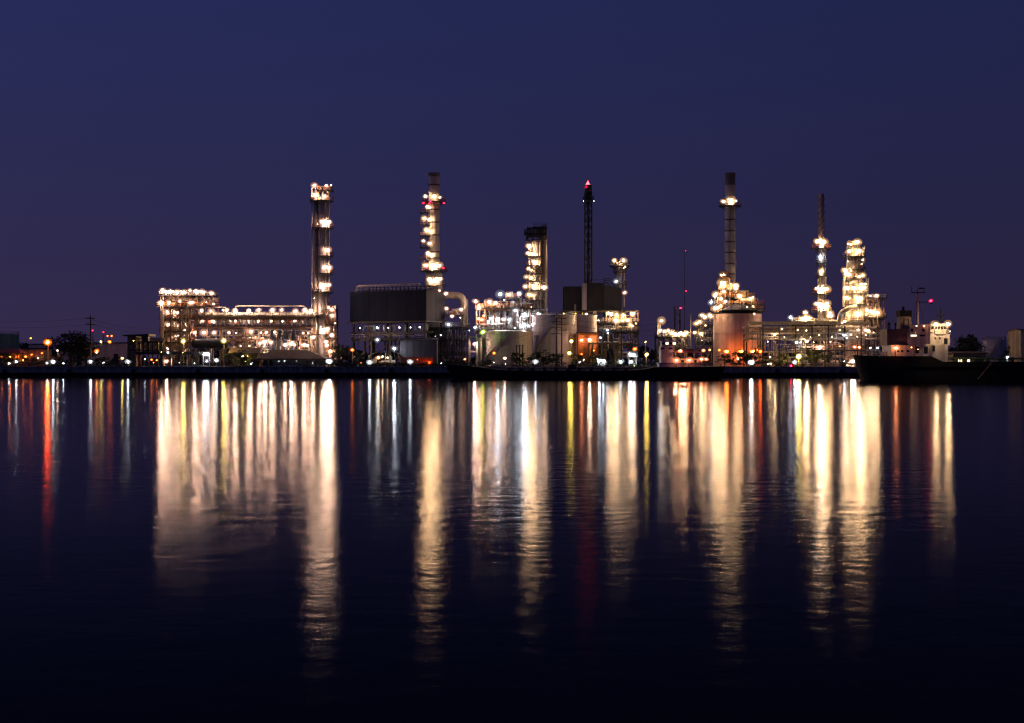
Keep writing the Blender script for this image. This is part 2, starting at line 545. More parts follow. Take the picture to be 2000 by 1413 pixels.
# ------------------------------------------------------------------ setting: river, ground, quay
def water_material():
    m = bpy.data.materials.new('river_water'); m.use_nodes = True
    n, l = m.node_tree.nodes, m.node_tree.links
    n.clear()
    out = n.new('ShaderNodeOutputMaterial')
    tc = n.new('ShaderNodeTexCoord')
    def noise(sx, sy, detail, rough=.5):
        mp = n.new('ShaderNodeMapping'); mp.inputs['Scale'].default_value = (sx, sy, 1)
        l.new(tc.outputs['Object'], mp.inputs[0])
        z = n.new('ShaderNodeTexNoise'); z.inputs['Scale'].default_value = 1; z.inputs['Detail'].default_value = detail
        z.inputs['Roughness'].default_value = rough
        l.new(mp.outputs[0], z.inputs['Vector'])
        return z
    rip = noise(.85, 1.0, 6, .56)                  # fractal ripples from two metres down to centimetres
    gust = noise(.012, .03, 2)                     # wind patches: calmer and rougher water
    gr = n.new('ShaderNodeMapRange'); gr.inputs[1].default_value, gr.inputs[2].default_value = .3, .7
    gr.inputs[3].default_value, gr.inputs[4].default_value = .65, 1.35
    l.new(gust.outputs[0], gr.inputs[0])
    b2 = n.new('ShaderNodeBump'); b2.inputs['Distance'].default_value = RIPPLE
    l.new(rip.outputs[0], b2.inputs['Height'])
    hm = n.new('ShaderNodeMath'); hm.operation = 'MULTIPLY'
    l.new(rip.outputs[0], hm.inputs[0]); l.new(gr.outputs[0], hm.inputs[1]); l.new(hm.outputs[0], b2.inputs['Height'])
    gl = n.new('ShaderNodeBsdfAnisotropic'); gl.distribution = 'BECKMANN'
    gl.inputs['Color'].default_value = (.93, .93, .96, 1)
    gl.inputs['Roughness'].default_value = WATER_ROUGH
    l.new(b2.outputs[0], gl.inputs['Normal'])
    df = n.new('ShaderNodeBsdfDiffuse'); df.inputs[0].default_value = (.006, .006, .011, 1)
    fr = n.new('ShaderNodeFresnel'); fr.inputs[0].default_value = 1.33
    l.new(b2.outputs[0], fr.inputs['Normal'])
    mx = n.new('ShaderNodeMixShader')
    pw = n.new('ShaderNodeMath'); pw.operation = 'POWER'; pw.inputs[1].default_value = 2.35   # wave facets turn toward the viewer: steeper fall-off than flat water
    l.new(fr.outputs[0], pw.inputs[0]); l.new(pw.outputs[0], mx.inputs[0]); l.new(df.outputs[0], mx.inputs[1]); l.new(gl.outputs[0], mx.inputs[2])
    l.new(mx.outputs[0], out.inputs[0])
    return m


WATER_ROUGH, RIPPLE = .134, .0165
QY = 428.0                                       # quay edge
solo('river', MB().add([(-4000, -600, 0), (4000, -600, 0), (4000, QY + 6, 0), (-4000, QY + 6, 0)], [(0, 1, 2, 3)]), water_material(),
     'calm dark river in front of the refinery', 'river', (0, 0, 0), kind='structure')
solo('ground', MB().add([(-6000, QY + 1.5, GZ), (6000, QY + 1.5, GZ), (9000, 12000, GZ), (-9000, 12000, GZ)], [(0, 1, 2, 3)]), 'ground',
     'dark paved ground of the refinery behind the quay', 'ground', (0, 0, 0), kind='structure')

quay = Thing('quay', 'long concrete quay edge along the far bank of the river', 'quay', (0, QY, 0), kind='structure')
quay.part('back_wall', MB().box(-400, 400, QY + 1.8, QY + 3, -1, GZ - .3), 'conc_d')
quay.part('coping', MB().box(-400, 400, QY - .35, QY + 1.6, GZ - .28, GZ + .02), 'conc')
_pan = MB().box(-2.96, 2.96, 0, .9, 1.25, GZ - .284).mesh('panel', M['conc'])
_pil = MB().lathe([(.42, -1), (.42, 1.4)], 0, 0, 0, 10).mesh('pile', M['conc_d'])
_fen = MB().ring(0, 0, 0, .3, .62, .42, 0, 360, 14)
_fen.v = [(x, -z, y) for x, y, z in _fen.v]
_fen = _fen.mesh('tyre_fender', M['rubber'])
for i in range(-30, 31):
    quay.put('panel', _pan, (i * 6, QY, 0))
    quay.put('pile', _pil, (i * 6 + 1.5, QY + 1.0, 0)); quay.put('pile', _pil, (i * 6 - 1.5, QY + 1.0, 0))
    if i % 3 == 0:
        quay.put('tyre_fender', _fen, (i * 6 + 2.2, QY - .02, 1.6))
_bol = MB().lathe([(.2, 0), (.16, .1), (.16, .4), (.26, .48), (.24, .6), (.001, .66)], 0, 0, 0, 10).mesh('bollard', M['dark'])
for i in range(-16, 17):
    quay.put('bollard', _bol, (i * 11.3 + 2, QY + .35, GZ + .02))
mbp = MB(); railing_line(mbp, [(-400, QY + 1.2, GZ), (400, QY + 1.2, GZ)], 1.0, .05, 4.0)
quay.part('railing', mbp, 'dark')


# ------------------------------------------------------------------ vegetation
def crown_mesh(name, m, rx, ry, rz, n, seed, leaf=.42, clumps=40, flat=.0):
    g = random.Random(seed); mb = MB()
    cs = []
    for _ in range(clumps):
        while True:
            p = Vector((g.uniform(-1, 1), g.uniform(-1, 1), g.uniform(-1, 1)))
            if .25 < p.length < 1: break
        cs.append((Vector((p.x * rx, p.y * ry, p.z * rz)), g.uniform(.16, .34)))
    for i in range(n):
        c, s = cs[g.randrange(len(cs))]
        d = Vector((g.gauss(0, 1), g.gauss(0, 1), g.gauss(0, .8)))
        p = c + Vector((d.x * rx, d.y * ry, d.z * rz)) * s * .62
        u = Vector((g.uniform(-1, 1), g.uniform(-1, 1), g.uniform(-.6, .6))).normalized()
        t = u.cross(Vector((g.uniform(-1, 1), g.uniform(-1, 1), g.uniform(-1, 1)))).normalized()
        L = leaf * g.uniform(.6, 1.35)
        mb.add([p - u * L, p + t * L * .45, p + u * L, p - t * L * .45], [(0, 1, 2, 3)])
    return mb.mesh(name, M[m])


CROWNS = {
    'round': [crown_mesh('crown', 'leaf', 1, 1, .8, 1500, s, .085, 34) for s in (1, 2)],
    'dark': [crown_mesh('crown', 'leaf_d', 1, 1, .75, 1900, s, .085, 44) for s in (3, 4)],
    'bush': [crown_mesh('foliage', 'leaf', 1, 1, .9, 700, s, .12, 22) for s in (5, 6, 7)],
    'wide': [crown_mesh('crown', 'leaf_d', 1, .8, .5, 1800, s, .08, 44) for s in (8,)],
}


def tree(name, label, px, D, ytop, wpx, kind='round', var=0, group=None, trunk_frac=.35):
    x, top, rx = X(px, D), Z(ytop, D), S(wpx / 2, D)
    T = Thing(name, label, 'tree', (x, D, GZ), group)
    h = top - GZ
    rz = h * (1 - trunk_frac) / 2 * 1.02
    g = random.Random(int(px)); mb = MB()
    zc = top - rz
    mb.tube([(x, D, GZ - .2), (x + .1, D, GZ + h * .25), (x - .1, D, zc)], [.028 * h + .1, .022 * h + .08, .06], 7)
    for i in range(6):
        a = g.uniform(0, 6.28)
        z0 = GZ + h * g.uniform(.2, .45)
        mb.tube([(x, D, z0), (x + rx * .35 * math.cos(a), D + rx * .35 * math.sin(a), z0 + h * .15), (x + rx * .65 * math.cos(a), D + rx * .65 * math.sin(a), zc + rz * g.uniform(-.2, .4))], [.014 * h + .05, .01 * h + .04, .03], 5)
    T.part('trunk', mb, 'bark')
    me = CROWNS[kind][var % len(CROWNS[kind])]
    o = T.put('crown', me, (x, D, zc), None, 1, g.uniform(0, 6.28))
    zz = .85 if kind != 'wide' else .6
    o.scale = (rx, rx, rz / zz * .95)
    return T


def shrub(label, px, D, ytop, wpx, var=0, group=None):
    x, top, rx = X(px, D), Z(ytop, D), S(wpx / 2, D)
    T = Thing('shrub', label, 'shrub', (x, D, GZ), group)
    T.part('stem', MB().tube([(x, D, GZ - .1), (x, D, GZ + (top - GZ) * .6)], [.12, .05], 6), 'bark')
    o = T.put('foliage', CROWNS['bush'][var % 3], (x, D, GZ + (top - GZ) * .52), None, 1, px)
    o.scale = (rx, rx * .8, (top - GZ) * .55)
    return T

# ------------------------------------------------------------------ storage tanks
def storage_tank(name, label, px, D, rpx, ytop, m='tank', roof=.06, stair=True, rings=3, group=None, rail=True):
    cx, r, top = X(px, D), S(rpx, D), Z(ytop, D)
    T = Thing(name, label, 'tank', (cx, D, GZ), group)
    h = top - GZ
    prof = [(r + .15, 0), (r + .15, .3), (r, .35)]
    for i in range(1, rings + 1):
        z = h * i / (rings + 1)
        prof += [(r, z - .09), (r + .1, z - .07), (r + .1, z + .07), (r, z + .09)]
    prof += [(r, h - .2), (r + .14, h - .15), (r + .14, h)]
    T.part('shell', MB().lathe(prof, cx, D, GZ, 56), m)
    T.part('roof', MB().lathe([(r - .05, .02), (r * .5, r * roof * .75), (.001, r * roof)], cx, D, top, 40), m)
    if rail:
        mb = MB(); n = 22
        railing_line(mb, [(cx + (r - .1) * math.cos(2 * math.pi * i / n), D + (r - .1) * math.sin(2 * math.pi * i / n), top) for i in range(n + 1)], 1.1, .05, 9)
        T.part('railing', mb, 'steel')
    if stair:
        mb = MB(); n = 26; pts = []
        for i in range(n + 1):
            a = math.radians(200 + 85 * i / n)
            pts.append(Vector((cx + (r + .55) * math.cos(a), D + (r + .55) * math.sin(a), GZ + .1 + h * i / n)))
        for a, b in zip(pts[:-1], pts[1:]):
            mb.bar(a, b, .7, .12); mb.bar(a + Vector((0, 0, 1)), b + Vector((0, 0, 1)), .09)
            mb.bar(a, a + Vector((0, 0, 1)), .07)
        T.part('spiral_stair', mb, 'steel')
    return T


def shed(name, label, px0, px1, D, ytop, depth, m='beige', roof='roof', seams=6, over=.6, cat='building', roof_h=.5):
    """Low industrial building: ribbed wall sheets, flat or low gabled roof, door and windows."""
    x0, x1, top = X(px0, D), X(px1, D), Z(ytop, D)
    T = Thing(name, label, cat, ((x0 + x1) / 2, D + depth / 2, GZ))
    T.part('wall', MB().box(x0, x1, D, D + depth, GZ, top), m)
    k = seams
    for i in range(k):
        a, b = x0 + (x1 - x0) * i / k + .06, x0 + (x1 - x0) * (i + 1) / k - .06
        T.part('panel', MB().box(a, b, D - .09, D - .003, GZ + .15, top - .2), m)
    mb = MB()
    xm = (x0 + x1) / 2
    ym = D + depth / 2
    e = over
    vs = [(x0 - e, D - e, top), (x1 + e, D - e, top), (x1 + e, D + depth + e, top), (x0 - e, D + depth + e, top), (x0 - e, ym, top + roof_h), (x1 + e, ym, top + roof_h)]
    mb.add(vs, [(3, 2, 1, 0), (0, 1, 5, 4), (2, 3, 4, 5), (0, 4, 3), (1, 2, 5)])
    T.part('roof', mb, roof)
    return T


# far left background
storage_tank('storage_tank', 'blue-green storage tank at the left edge behind the trees', 2, 560, 34, 654, 'teal', rings=2, stair=False)
sh = shed('warehouse', 'long pale ribbed warehouse wall left of the loading jetty', 118, 248, 520, 671, 18, 'tank', 'panel_l', 11)
for px, n in ((150, 0), (222, 1)):
    sh.part('door', MB().box(X(px, 520), X(px + 9, 520), 519.8, 519.95, GZ, GZ + 4), 'panel_l')
sh = shed('low_shed', 'low shed washed in orange light beside the bright orange lamp', 42, 86, 470, 683, 8, 'beige', 'panel', 6, .4)
lamps(sh, 468.5, [(50, 697, 'o', .6), (62, 693, 'o', .5), (74, 700, 'a', .5), (82, 690, 'o', .55)])
sh = shed('small_building', 'small pale building with flat roof behind the orange lamp', 56, 80, 540, 674, 8, 'white', 'panel_l', 4, .3)
# dark roofed boathouse on the bank, lit orange inside
T = Thing('open_shelter', 'open shelter with orange light under its roof at far left', 'shelter', (X(20, 445), 445, GZ))
for px in (1, 12, 24, 36):
    for y in (444, 449): column_part(T, X(px, 445), y, GZ, Z(690, 445), .25, 'wood', 'post')
T.part('roof', MB().add([(X(-6, 445), 443, Z(690, 445)), (X(43, 445), 443, Z(690, 445)), (X(43, 445), 450, Z(690, 445)), (X(-6, 445), 450, Z(690, 445)), (X(4, 445), 446.5, Z(681, 445)), (X(34, 445), 446.5, Z(681, 445))],
       [(3, 2, 1, 0), (0, 1, 5, 4), (2, 3, 4, 5), (0, 4, 3), (1, 2, 5)]), 'roof')
T.part('back_wall', MB().box(X(0, 445), X(37, 445), 449.3, 449.6, GZ, Z(690, 445)), 'beige')
lamps(T, 446.5, [(4, 696, 'o', .8), (20, 697, 'o', .65), (34, 697, 'o', .7)])

tree('spreading_tree', 'broad dark tree dome behind the orange lamp', 138, 500, 643, 82, 'dark', 0, None, .25)
tree('spreading_tree', 'smaller dark tree tucked against the broad dome tree', 168, 505, 668, 44, 'dark', 1, None, .3)
for i, (px, w, yt, lab) in enumerate([(8, 36, 686, 'shrub at the left edge of the bank'), (62, 40, 697, 'low shrub between the left shelter and the bright orange lamp'),
                                      (125, 46, 693, 'rounded shrub under the small yellow light left of the power pole'), (150, 44, 690, 'tall shrub just left of the power pole'),
                                      (205, 40, 697, 'low shrub right of the power pole'), (232, 34, 699, 'shrub in front of the pale shed of the jetty')]):
    shrub(lab, px, 436 + (i % 3) * 1.5, yt, w, i)


def utility_pole(label, px, D, ytop, arms=2, m='wood', r=.22, arm_w=2.6):
    x, top = X(px, D), Z(ytop, D)
    T = Thing('power_pole', label, 'pole', (x, D, GZ))
    T.part('pole', MB().tube([(x, D, GZ - .3), (x, D, top)], [r * 1.25, r * .8], 8), m)
    for i in range(arms):
        z = top - .8 - i * 1.7
        o = T.part('crossarm', MB().box(x - arm_w / 2, x + arm_w / 2, D - .3, D - .12, z - .12, z + .12), m)
        for s in (-.9, -.35, .35, .9):
            T.part('insulator', MB().lathe([(.06, 0), (.13, .08), (.06, .16), (.13, .24), (.001, .34)], x + s * arm_w / 2, D - .21, z + .12, 8), 'white', o)
    return T, x, top


T1 = utility_pole('tall dark power pole standing among the left bank shrubs', 177, 440, 617, 2)
T2 = utility_pole('power pole with stacked crossarms in front of the pale tanks', 1087, 437, 612, 4, 'dark', .26, 3.4)
T3 = utility_pole('second crossarm pole just right of the first before the pale tanks', 1097, 446, 617, 3, 'dark', .2, 3.0)


def wire(label, a, b, sag, r=.03):
    a, b = Vector(a), Vector(b); mb = MB()
    pts = [a.lerp(b, i / 16) - Vector((0, 0, sag * 4 * (i / 16) * (1 - i / 16))) for i in range(17)]
    mb.tube(pts, r, 5)
    solo('power_line', mb, 'dark', label, 'cable', tuple(a))


for i, (s, z) in enumerate(((-1, .35), (1, .35))):
    wire(['upper power line running left from the tall left pole', 'lower power line running left from the tall left pole'][i], (T1[1] + s, 439.8, T1[2] - .7 - i * 1.7), (X(-120, 440), 441, T1[2] - .9 - i * 1.7), 1.0)
    wire(['upper power line from the left pole toward the lit process tower', 'lower power line from the left pole toward the lit process tower'][i], (T1[1] + s, 439.8, T1[2] - .7 - i * 1.7), (X(325, 452), 452, Z(640 + i * 8, 452)), 1.2)
for i in range(3):
    wire(['top', 'middle', 'lowest'][i] + ' power line from the pale tank pole across to the right', (T2[1] + 1.2, 436.8, T2[2] - .7 - i * 1.7), (X(1320, 445), 445, Z(628 + i * 10, 445)), 2.0, .028)
    wire(['top', 'middle', 'lowest'][i] + ' power line from the pale tank pole across to the left', (T2[1] - 1.2, 436.8, T2[2] - .7 - i * 1.7), (X(880, 445), 445, Z(640 + i * 10, 445)), 2.0, .028)


# ------------------------------------------------------------------ loading jetty on the left bank
D = 436
T = Thing('loading_jetty', 'dark loading gantry with pale corrugated shed on the left bank', 'gantry', (X(280, D), D, GZ))
x0, x1 = X(247, D), X(264, D)
T.part('shed_wall', MB().box(x0, x1, D + 1, D + 7, GZ, Z(657, D)), 'beige')
for i in range(8):
    a = x0 + (x1 - x0) * i / 8
    T.part('corrugation', MB().box(a + .06, a + .26, D + .86, D + .997, GZ + .05, Z(658, D)), 'beige')
T.part('shed_roof', MB().add([(X(240, D), D - .5, Z(657, D)), (X(291, D), D - .5, Z(657, D)), (X(291, D), D + 8, Z(657, D)), (X(240, D), D + 8, Z(657, D)),
                             (X(240, D), D - .5, Z(654.5, D)), (X(291, D), D - .5, Z(652.5, D)), (X(291, D), D + 8, Z(652.5, D)), (X(240, D), D + 8, Z(654.5, D))],
       [(3, 2, 1, 0), (4, 5, 6, 7), (0, 1, 5, 4), (1, 2, 6, 5), (2, 3, 7, 6), (3, 0, 4, 7)]), 'dark')
T.part('back_wall', MB().box(X(266, D), X(312, D), D + 6.2, D + 6.5, Z(692, D), Z(660, D)), 'beige')
for i in range(9):
    px = 267 + i * 5
    T.part('corrugation', MB().box(X(px, D), X(px + 2.2, D), D + 6.08, D + 6.197, Z(691, D), Z(661, D)), 'beige')
for px in (256, 274, 292, 310):
    for y in (D - 1, D + 4): column_part(T, X(px, D), y, GZ, Z(668, D), .38, 'dark')
for yy in (D - 1, D + 4):
    T.part('top_chord', MB().box(X(254, D), X(313, D), yy - .16, yy + .16, Z(669.5, D), Z(667, D)), 'dark')
    T.part('bottom_chord', MB().box(X(254, D), X(313, D), yy - .16, yy + .16, Z(686, D), Z(684, D)), 'dark')
for a, b in ((256, 274), (274, 292), (292, 310)):
    T.part('brace', MB().bar((X(a, D), D - 1, Z(685, D)), (X(b, D), D - 1, Z(669, D)), .2), 'dark')
    T.part('brace', MB().bar((X(b, D), D - .95, Z(685, D)), (X(a, D), D - .95, Z(669, D)), .2), 'dark')
mb = MB(); railing_line(mb, [(X(262, D), D - 1, Z(667, D)), (X(313, D), D - 1, Z(667, D))], 1.2, .05, 1.6)
T.part('railing', mb, 'dark')
T.part('walkway', MB().box(X(268, D), X(392, D), D - 2.2, D - .4, Z(693, D), Z(685, D) - .3), 'dark')
mb = MB(); railing_line(mb, [(X(314, D), D - 2.1, Z(685.5, D)), (X(392, D), D - 2.1, Z(685.5, D))], .8, .05, 1.6)
T.part('railing', mb, 'dark')
for px in (275, 318, 352, 386):
    T.part('support', MB().box(X(px, D) - .4, X(px, D) + .4, D - 1.7, D - .9, GZ, Z(693, D)), 'red' if px == 275 else 'dark')
T.part('cabin', MB().box(X(277, D), X(290, D), D - .6, D + 2, Z(667, D), Z(655, D)), 'dark')
for i, px in enumerate((322, 336, 350, 366, 378)):       # loading arms
    mb = MB().tube([(X(px, D), D - .3, GZ), (X(px, D), D - .3, Z(688, D)), (X(px + 5, D), D - .6, Z(680, D)), (X(px + 5, D), D - .9, Z(699, D))], .16, 8, .6)
    T.part('loading_arm', mb, 'steel' if i % 2 else 'brown')
lamps(T, D - 2.6, [(261, 666, 'y', .35), (315, 688, 'y', .25), (357, 689, 'y', .22), (328, 689, 'w', .55), (283, 702, 'w', .5), (350, 709, 'w', .35), (380, 710, 'w', .35)])
lamps(T, D - 1.5, [(296, 703, 'o', .58), (306, 704, 'o', .55), (300, 709, 'o', .4), (325, 706, 'p', 1.0)])
T.part('lit_kerb', MB().box(X(322, D), X(412, D), D - 4.6, D - 4.1, GZ + .03, Z(718, D) + .5), 'white')


# ------------------------------------------------------------------ process unit on the left: frame tower and long air-cooler bank
D = 466
T = Thing('process_unit', 'brightly lit process frame with stepped decks at the left of the plant', 'refinery unit', (X(365, D), D + 5, GZ))
ys = [D, D + 5, D + 10]
xs = [X(p, D) for p in (314, 333, 352, 371)]
zs = [Z(p, D) for p in (690, 670, 648, 624, 600, 578)]
frame(T, xs, ys, zs, GZ, 'brown', .45, .6, random.Random(3))
for z in zs[:4]: deck(T, xs[0] - .4, xs[-1] + .4, ys[0] - .6, ys[-1] + .4, z, 'orange')
deck(T, xs[0] - 1.2, X(416, D), ys[0] - 1.0, ys[-1] + .4, zs[4], 'orange')
deck(T, xs[0] - .6, X(415, D), ys[0] - .8, ys[-1] + .4, zs[5], 'steel')
for px in (386, 400, 414):
    for y in ys[::2]: column_part(T, X(px, D), y, Z(618, D), zs[5] + .04, .36, 'brown')
# fan bays of the upper air cooler
for i in range(7):
    cx = X(322 + i * 14.5, D)
    T.part('fan_ring', MB().lathe([(.95, 0), (1.05, .1), (.92, .9), (1.0, 1.1), (.9, 1.1), (.82, .9), (.9, .0)], cx, D + 5, Z(578, D) + .25, 14), 'steel')
    T.part('cooler_box', MB().box(cx - 1.0, cx + 1.0, D + .6, D + 8, Z(588, D), Z(581, D)), 'tan')
for i, z in enumerate([GZ] + zs[:4]):
    equipment(T, xs[0] + 1, xs[-1] - .5, D + .8, D + 8, z + .25, 6, 50 + i)
    pipes(T, xs[0] + .5, xs[-1], D + 1, D + 8, z + .6, z + 3.4, 9, 80 + i, (.09, .28))
equipment(T, X(318, D), X(410, D), D + 1, D + 8, zs[4] + .25, 10, 66, .75)
stairs(T, X(355, D), X(369, D), D - .9, zs[1], zs[2]); stairs(T, X(369, D), X(355, D), D - .9, zs[2], zs[3]); stairs(T, X(355, D), X(369, D), D - .9, zs[3], zs[4])
for px in (316, 319.5): T.part('riser_pipe', MB().tube([(X(px, D), D - 1, GZ), (X(px, D), D - 1, Z(580, D))], .24, 8), 'tan')
lamps(T, D - 1.6, [(318, 568, 'p', 1.5), (332, 570, 'p', 1.3), (346, 571, 'p', 1.3), (359, 571, 'p', 1.3), (371, 567, 'p', 1.1), (383, 569, 'p', 1.1), (394, 570, 'p', 1.15), (413, 573, 'p', 1.0),
                   (314, 592, 'p', 1.4), (330, 592, 'p', 1.1), (351, 589, 'p', .7), (372, 592, 'p', 1.3), (376, 591, 'p', .9), (403, 591, 'p', .4), (417, 594, 'p', .6)])
pipes(T, xs[0] + .5, xs[-1], D - .5, D + 3, GZ + 1, zs[4], 50, 180, (.07, .2), ('tan', 'white', 'steel', 'tan'))
pipes(T, X(372, D), X(414, D), D - .4, D + 5, zs[4] + .4, zs[5] - .5, 16, 181, (.07, .18), ('tan', 'white', 'orange'))
lamps(T, D + 5, [(340, 617, 'p', 1.0), (360, 617, 'p', .9), (338, 642, 'p', 1.0), (360, 645, 'p', .9), (322, 664, 'p', .9), (358, 668, 'p', .9), (340, 594, 'p', .8), (395, 594, 'p', .8)], True)  # unseen lamps added inside to make the equipment glow
lamps(T, D + 1.6, [(326, 610, 'p', 1.5), (345, 611, 'p', 1.3), (328, 634, 'p', 1.5), (346, 637, 'p', 1.3), (364, 634, 'p', .9), (333, 664, 'p', 1.3), (347, 657, 'p', 1.4), (326, 682, 'p', 1.0), (342, 684, 'p', .9), (362, 684, 'p', .8)])

D = 468
T = Thing('air_cooler_bank', 'long two-tier air cooler rack with a row of lamps beside the tall column', 'refinery unit', (X(500, D), D + 5, GZ))
pxs = [382, 404, 430, 456, 482, 508, 534, 560, 586, 612]
xs = [X(p, D) for p in pxs]
zs = [Z(p, D) for p in (662, 638, 619)]
frame(T, xs, [D, D + 5, D + 10], zs, GZ, 'brown', .42, .12, random.Random(9))
deck(T, xs[0] - .5, xs[-1] + .5, D - .8, D + 10.6, zs[1], 'steel', sides='fb')
deck(T, xs[0] - .5, xs[-1] + .5, D - .8, D + 10.6, zs[2], 'steel', sides='fb')
for i in range(17):                                       # finned bundles and fan hoods
    a = xs[0] + (xs[-1] - xs[0]) * i / 17
    w = (xs[-1] - xs[0]) / 17
    T.part('tube_bundle', MB().box(a + .12, a + w - .12, D + 1.2, D + 9, zs[2] + .5, zs[2] + 1.25), 'tan' if i % 3 else 'steel')
    T.part('fan_hood', MB().lathe([(.75, 0), (w * .42, .9), (w * .42, 1.15)], a + w / 2, D + 3.6, zs[1] + .9, 12), 'red' if i % 4 == 1 else 'steel')
T.part('header_pipe', MB().tube([(X(459, D), D + 1, zs[2] + .6), (X(459, D), D + 1, Z(597.5, D)), (X(592, D), D + 1, Z(597.5, D)), (X(598, D), D + 1, Z(603, D)), (X(598, D), D + 1, zs[2] + .6)], .22, 8, .7), 'tan')
T.part('header_pipe', MB().tube([(X(400, D), D + 2, Z(600, D)), (X(440, D), D + 2, Z(600, D)), (X(440, D), D + 2, zs[2] + .6)], .2, 8, .7), 'tan')
for i in range(26):
    px = 386 + i * 8.8
    T.part('nozzle', MB().tube([(X(px, D), D + .4, zs[1] + .4), (X(px, D), D + .4, zs[1] + 2.4)], .14, 6), ['tan', 'steel', 'orange'][i % 3])
pipes(T, xs[0], xs[-1], D + .5, D + 8, zs[1] + .5, zs[2] - .6, 22, 5, (.08, .2))
pipes(T, X(400, D), xs[-1], D - .3, D + 7, GZ + 1, zs[1] - .8, 46, 6, (.1, .3))
equipment(T, X(470, D), xs[-1], D + .5, D + 7, GZ, 26, 17, 1.25)
drum(T, X(376, D), X(448, D), D - 1.5, Z(671, D), S(9, D), 'panel_l')
for px, r in ((532, 5), (545, 4), (559, 5), (574, 4)):
    vessel(T, px, D - .6, r, 645, 712, 'panel_l', (660, 680), 'vessel', 16)
lamps(T, D - 1.4, [(p, y, 'p', s) for p, y, s in ((394, 607, 1.2), (413, 608, 1.4), (436, 606, .8), (443, 606, .9), (459, 607, 1.35), (486, 607, 1.15), (505, 606, 1.2), (532, 606, 1.3), (550, 606, 1.2), (577, 608, 1.35), (595, 606, 1.2), (607, 607, 1.3))])
lamps(T, D - 1.2, [(380, 650, 'p', 1.0), (398, 650, 'p', 1.5), (418, 650, 'p', 1.15), (447, 650, 'p', .9), (461, 651, 'p', .5), (490, 648, 'p', 1.4), (510, 650, 'p', .5), (520, 650, 'p', .9), (537, 649, 'p', .6), (592, 651, 'p', .6), (602, 651, 'p', .5)])
lamps(T, D - 2.2, [(508, 671, 'p', 1.2), (517, 668, 'p', 1.4), (529, 669, 'p', 1.3), (557, 674, 'p', 1.25), (569, 671, 'p', 1.3), (575, 674, 'p', 1.0), (594, 674, 'p', 1.2), (600, 675, 'p', 1.2), (612, 659, 'p', 1.3), (487, 676, 'a', .5), (470, 676, 'a', .5)])
pipes(T, X(470, D), xs[-1], D - 1, D + 5, GZ + 1, zs[1] - .8, 40, 182, (.07, .2), ('tan', 'white', 'steel'))
lamps(T, D + 5, [(p, 656, 'p', .7) for p in (470, 500, 525, 552, 580, 600)] + [(p, 680, 'p', .7) for p in (500, 540, 585)], True)  # hidden lamps added to light the cooler from within
lamps(T, D + 2.5, [(p, 628, 'p', .62) for p in (396, 414, 460, 483, 505, 530, 552, 575)])


# ------------------------------------------------------------------ twin column tower on the left
D = 470
T = Thing('twin_column', 'tall twin distillation column with lit platforms beside the air coolers', 'refinery column', (X(630, D), D, GZ))
cx1, _, r1 = vessel(T, 617.5, D + 1.2, 5.2, 372, 714, 'tan', (430, 480, 530, 590, 640), 'slim_column')
cx2, _, r2 = vessel(T, 630.5, D, 8.6, 384, 714, 'stack', (420, 460, 500, 545, 600, 650), 'main_column')
T.part('tie_brace', MB().box(cx1, cx2, D + .2, D + 1.2, Z(480.5, D), Z(479, D)), 'dark')
for py in (394, 447, 572, 616): platform(T, cx2, D, Z(py, D), r2, r2 + 2.0, 150, 390, 'orange')
for py in (502, 536): platform(T, cx2, D, Z(py, D), r2, r2 + 1.9, 250, 420, 'orange')
platform(T, cx2, D, Z(655, D), r2, r2 + 2.6, 160, 400, 'orange')
platform(T, cx1, D + 1.2, Z(394, D), r1, r1 + 1.2, 170, 330, 'orange')
for a, b in ((394, 447), (447, 502), (502, 536), (536, 572), (572, 616), (616, 655), (655, 714)):
    ladder(T, cx2 + r2 * .75, D - r2 * .9, Z(b, D), Z(a, D))
T.part('overhead_pipe', MB().tube([(cx2, D, Z(384, D)), (cx2, D, Z(372, D)), (cx2 + r2 + .5, D - .2, Z(372, D)), (cx2 + r2 + .5, D - .2, Z(650, D))], .3, 8, .9), 'tan')
T.part('overhead_pipe', MB().tube([(cx1, D, Z(373, D)), (cx1, D, Z(366, D)), (cx1 - r1 - .35, D, Z(366, D)), (cx1 - r1 - .35, D, Z(690, D))], .2, 8, .7), 'steel')
deck(T, cx2 - 1.6, cx2 + 3.2, D - 2.2, D + 2, Z(375, D), 'orange')
for px in (624, 640): column_part(T, X(px, D), D - 1.8, Z(394, D), Z(364, D), .22, 'orange', 'davit')
T.part('davit_arm', MB().bar((X(640, D), D - 1.8, Z(365, D)), (X(648, D), D - 1.8, Z(366, D)), .2), 'orange')
equipment(T, cx2 - 1.4, cx2 + 2.6, D - 1.8, D + 1.2, Z(374, D) + .2, 5, 4, .6)
lamps(T, D - r2 - 1.3, [(614, 363, 'p', 1.4), (637, 363, 'p', .9), (646.5, 362, 'w', .6), (616, 382, 'p', 1.6), (634, 384, 'p', 1.5), (629, 433, 'p', 1.6), (642, 434, 'p', 1.4), (620, 438, 'p', .35),
                   (640, 489, 'p', 1.5), (643, 523, 'p', 1.15), (637, 521, 'p', .6), (630, 558, 'p', 1.5), (642, 557, 'p', 1.4), (620, 563, 'p', .3), (614, 583, 'p', .4)], True)
lamps(T, D - r2 - 1.8, [(630, 645, 'p', 1.6), (640, 643, 'p', 1.5), (648, 655, 'p', 1.6)], True)
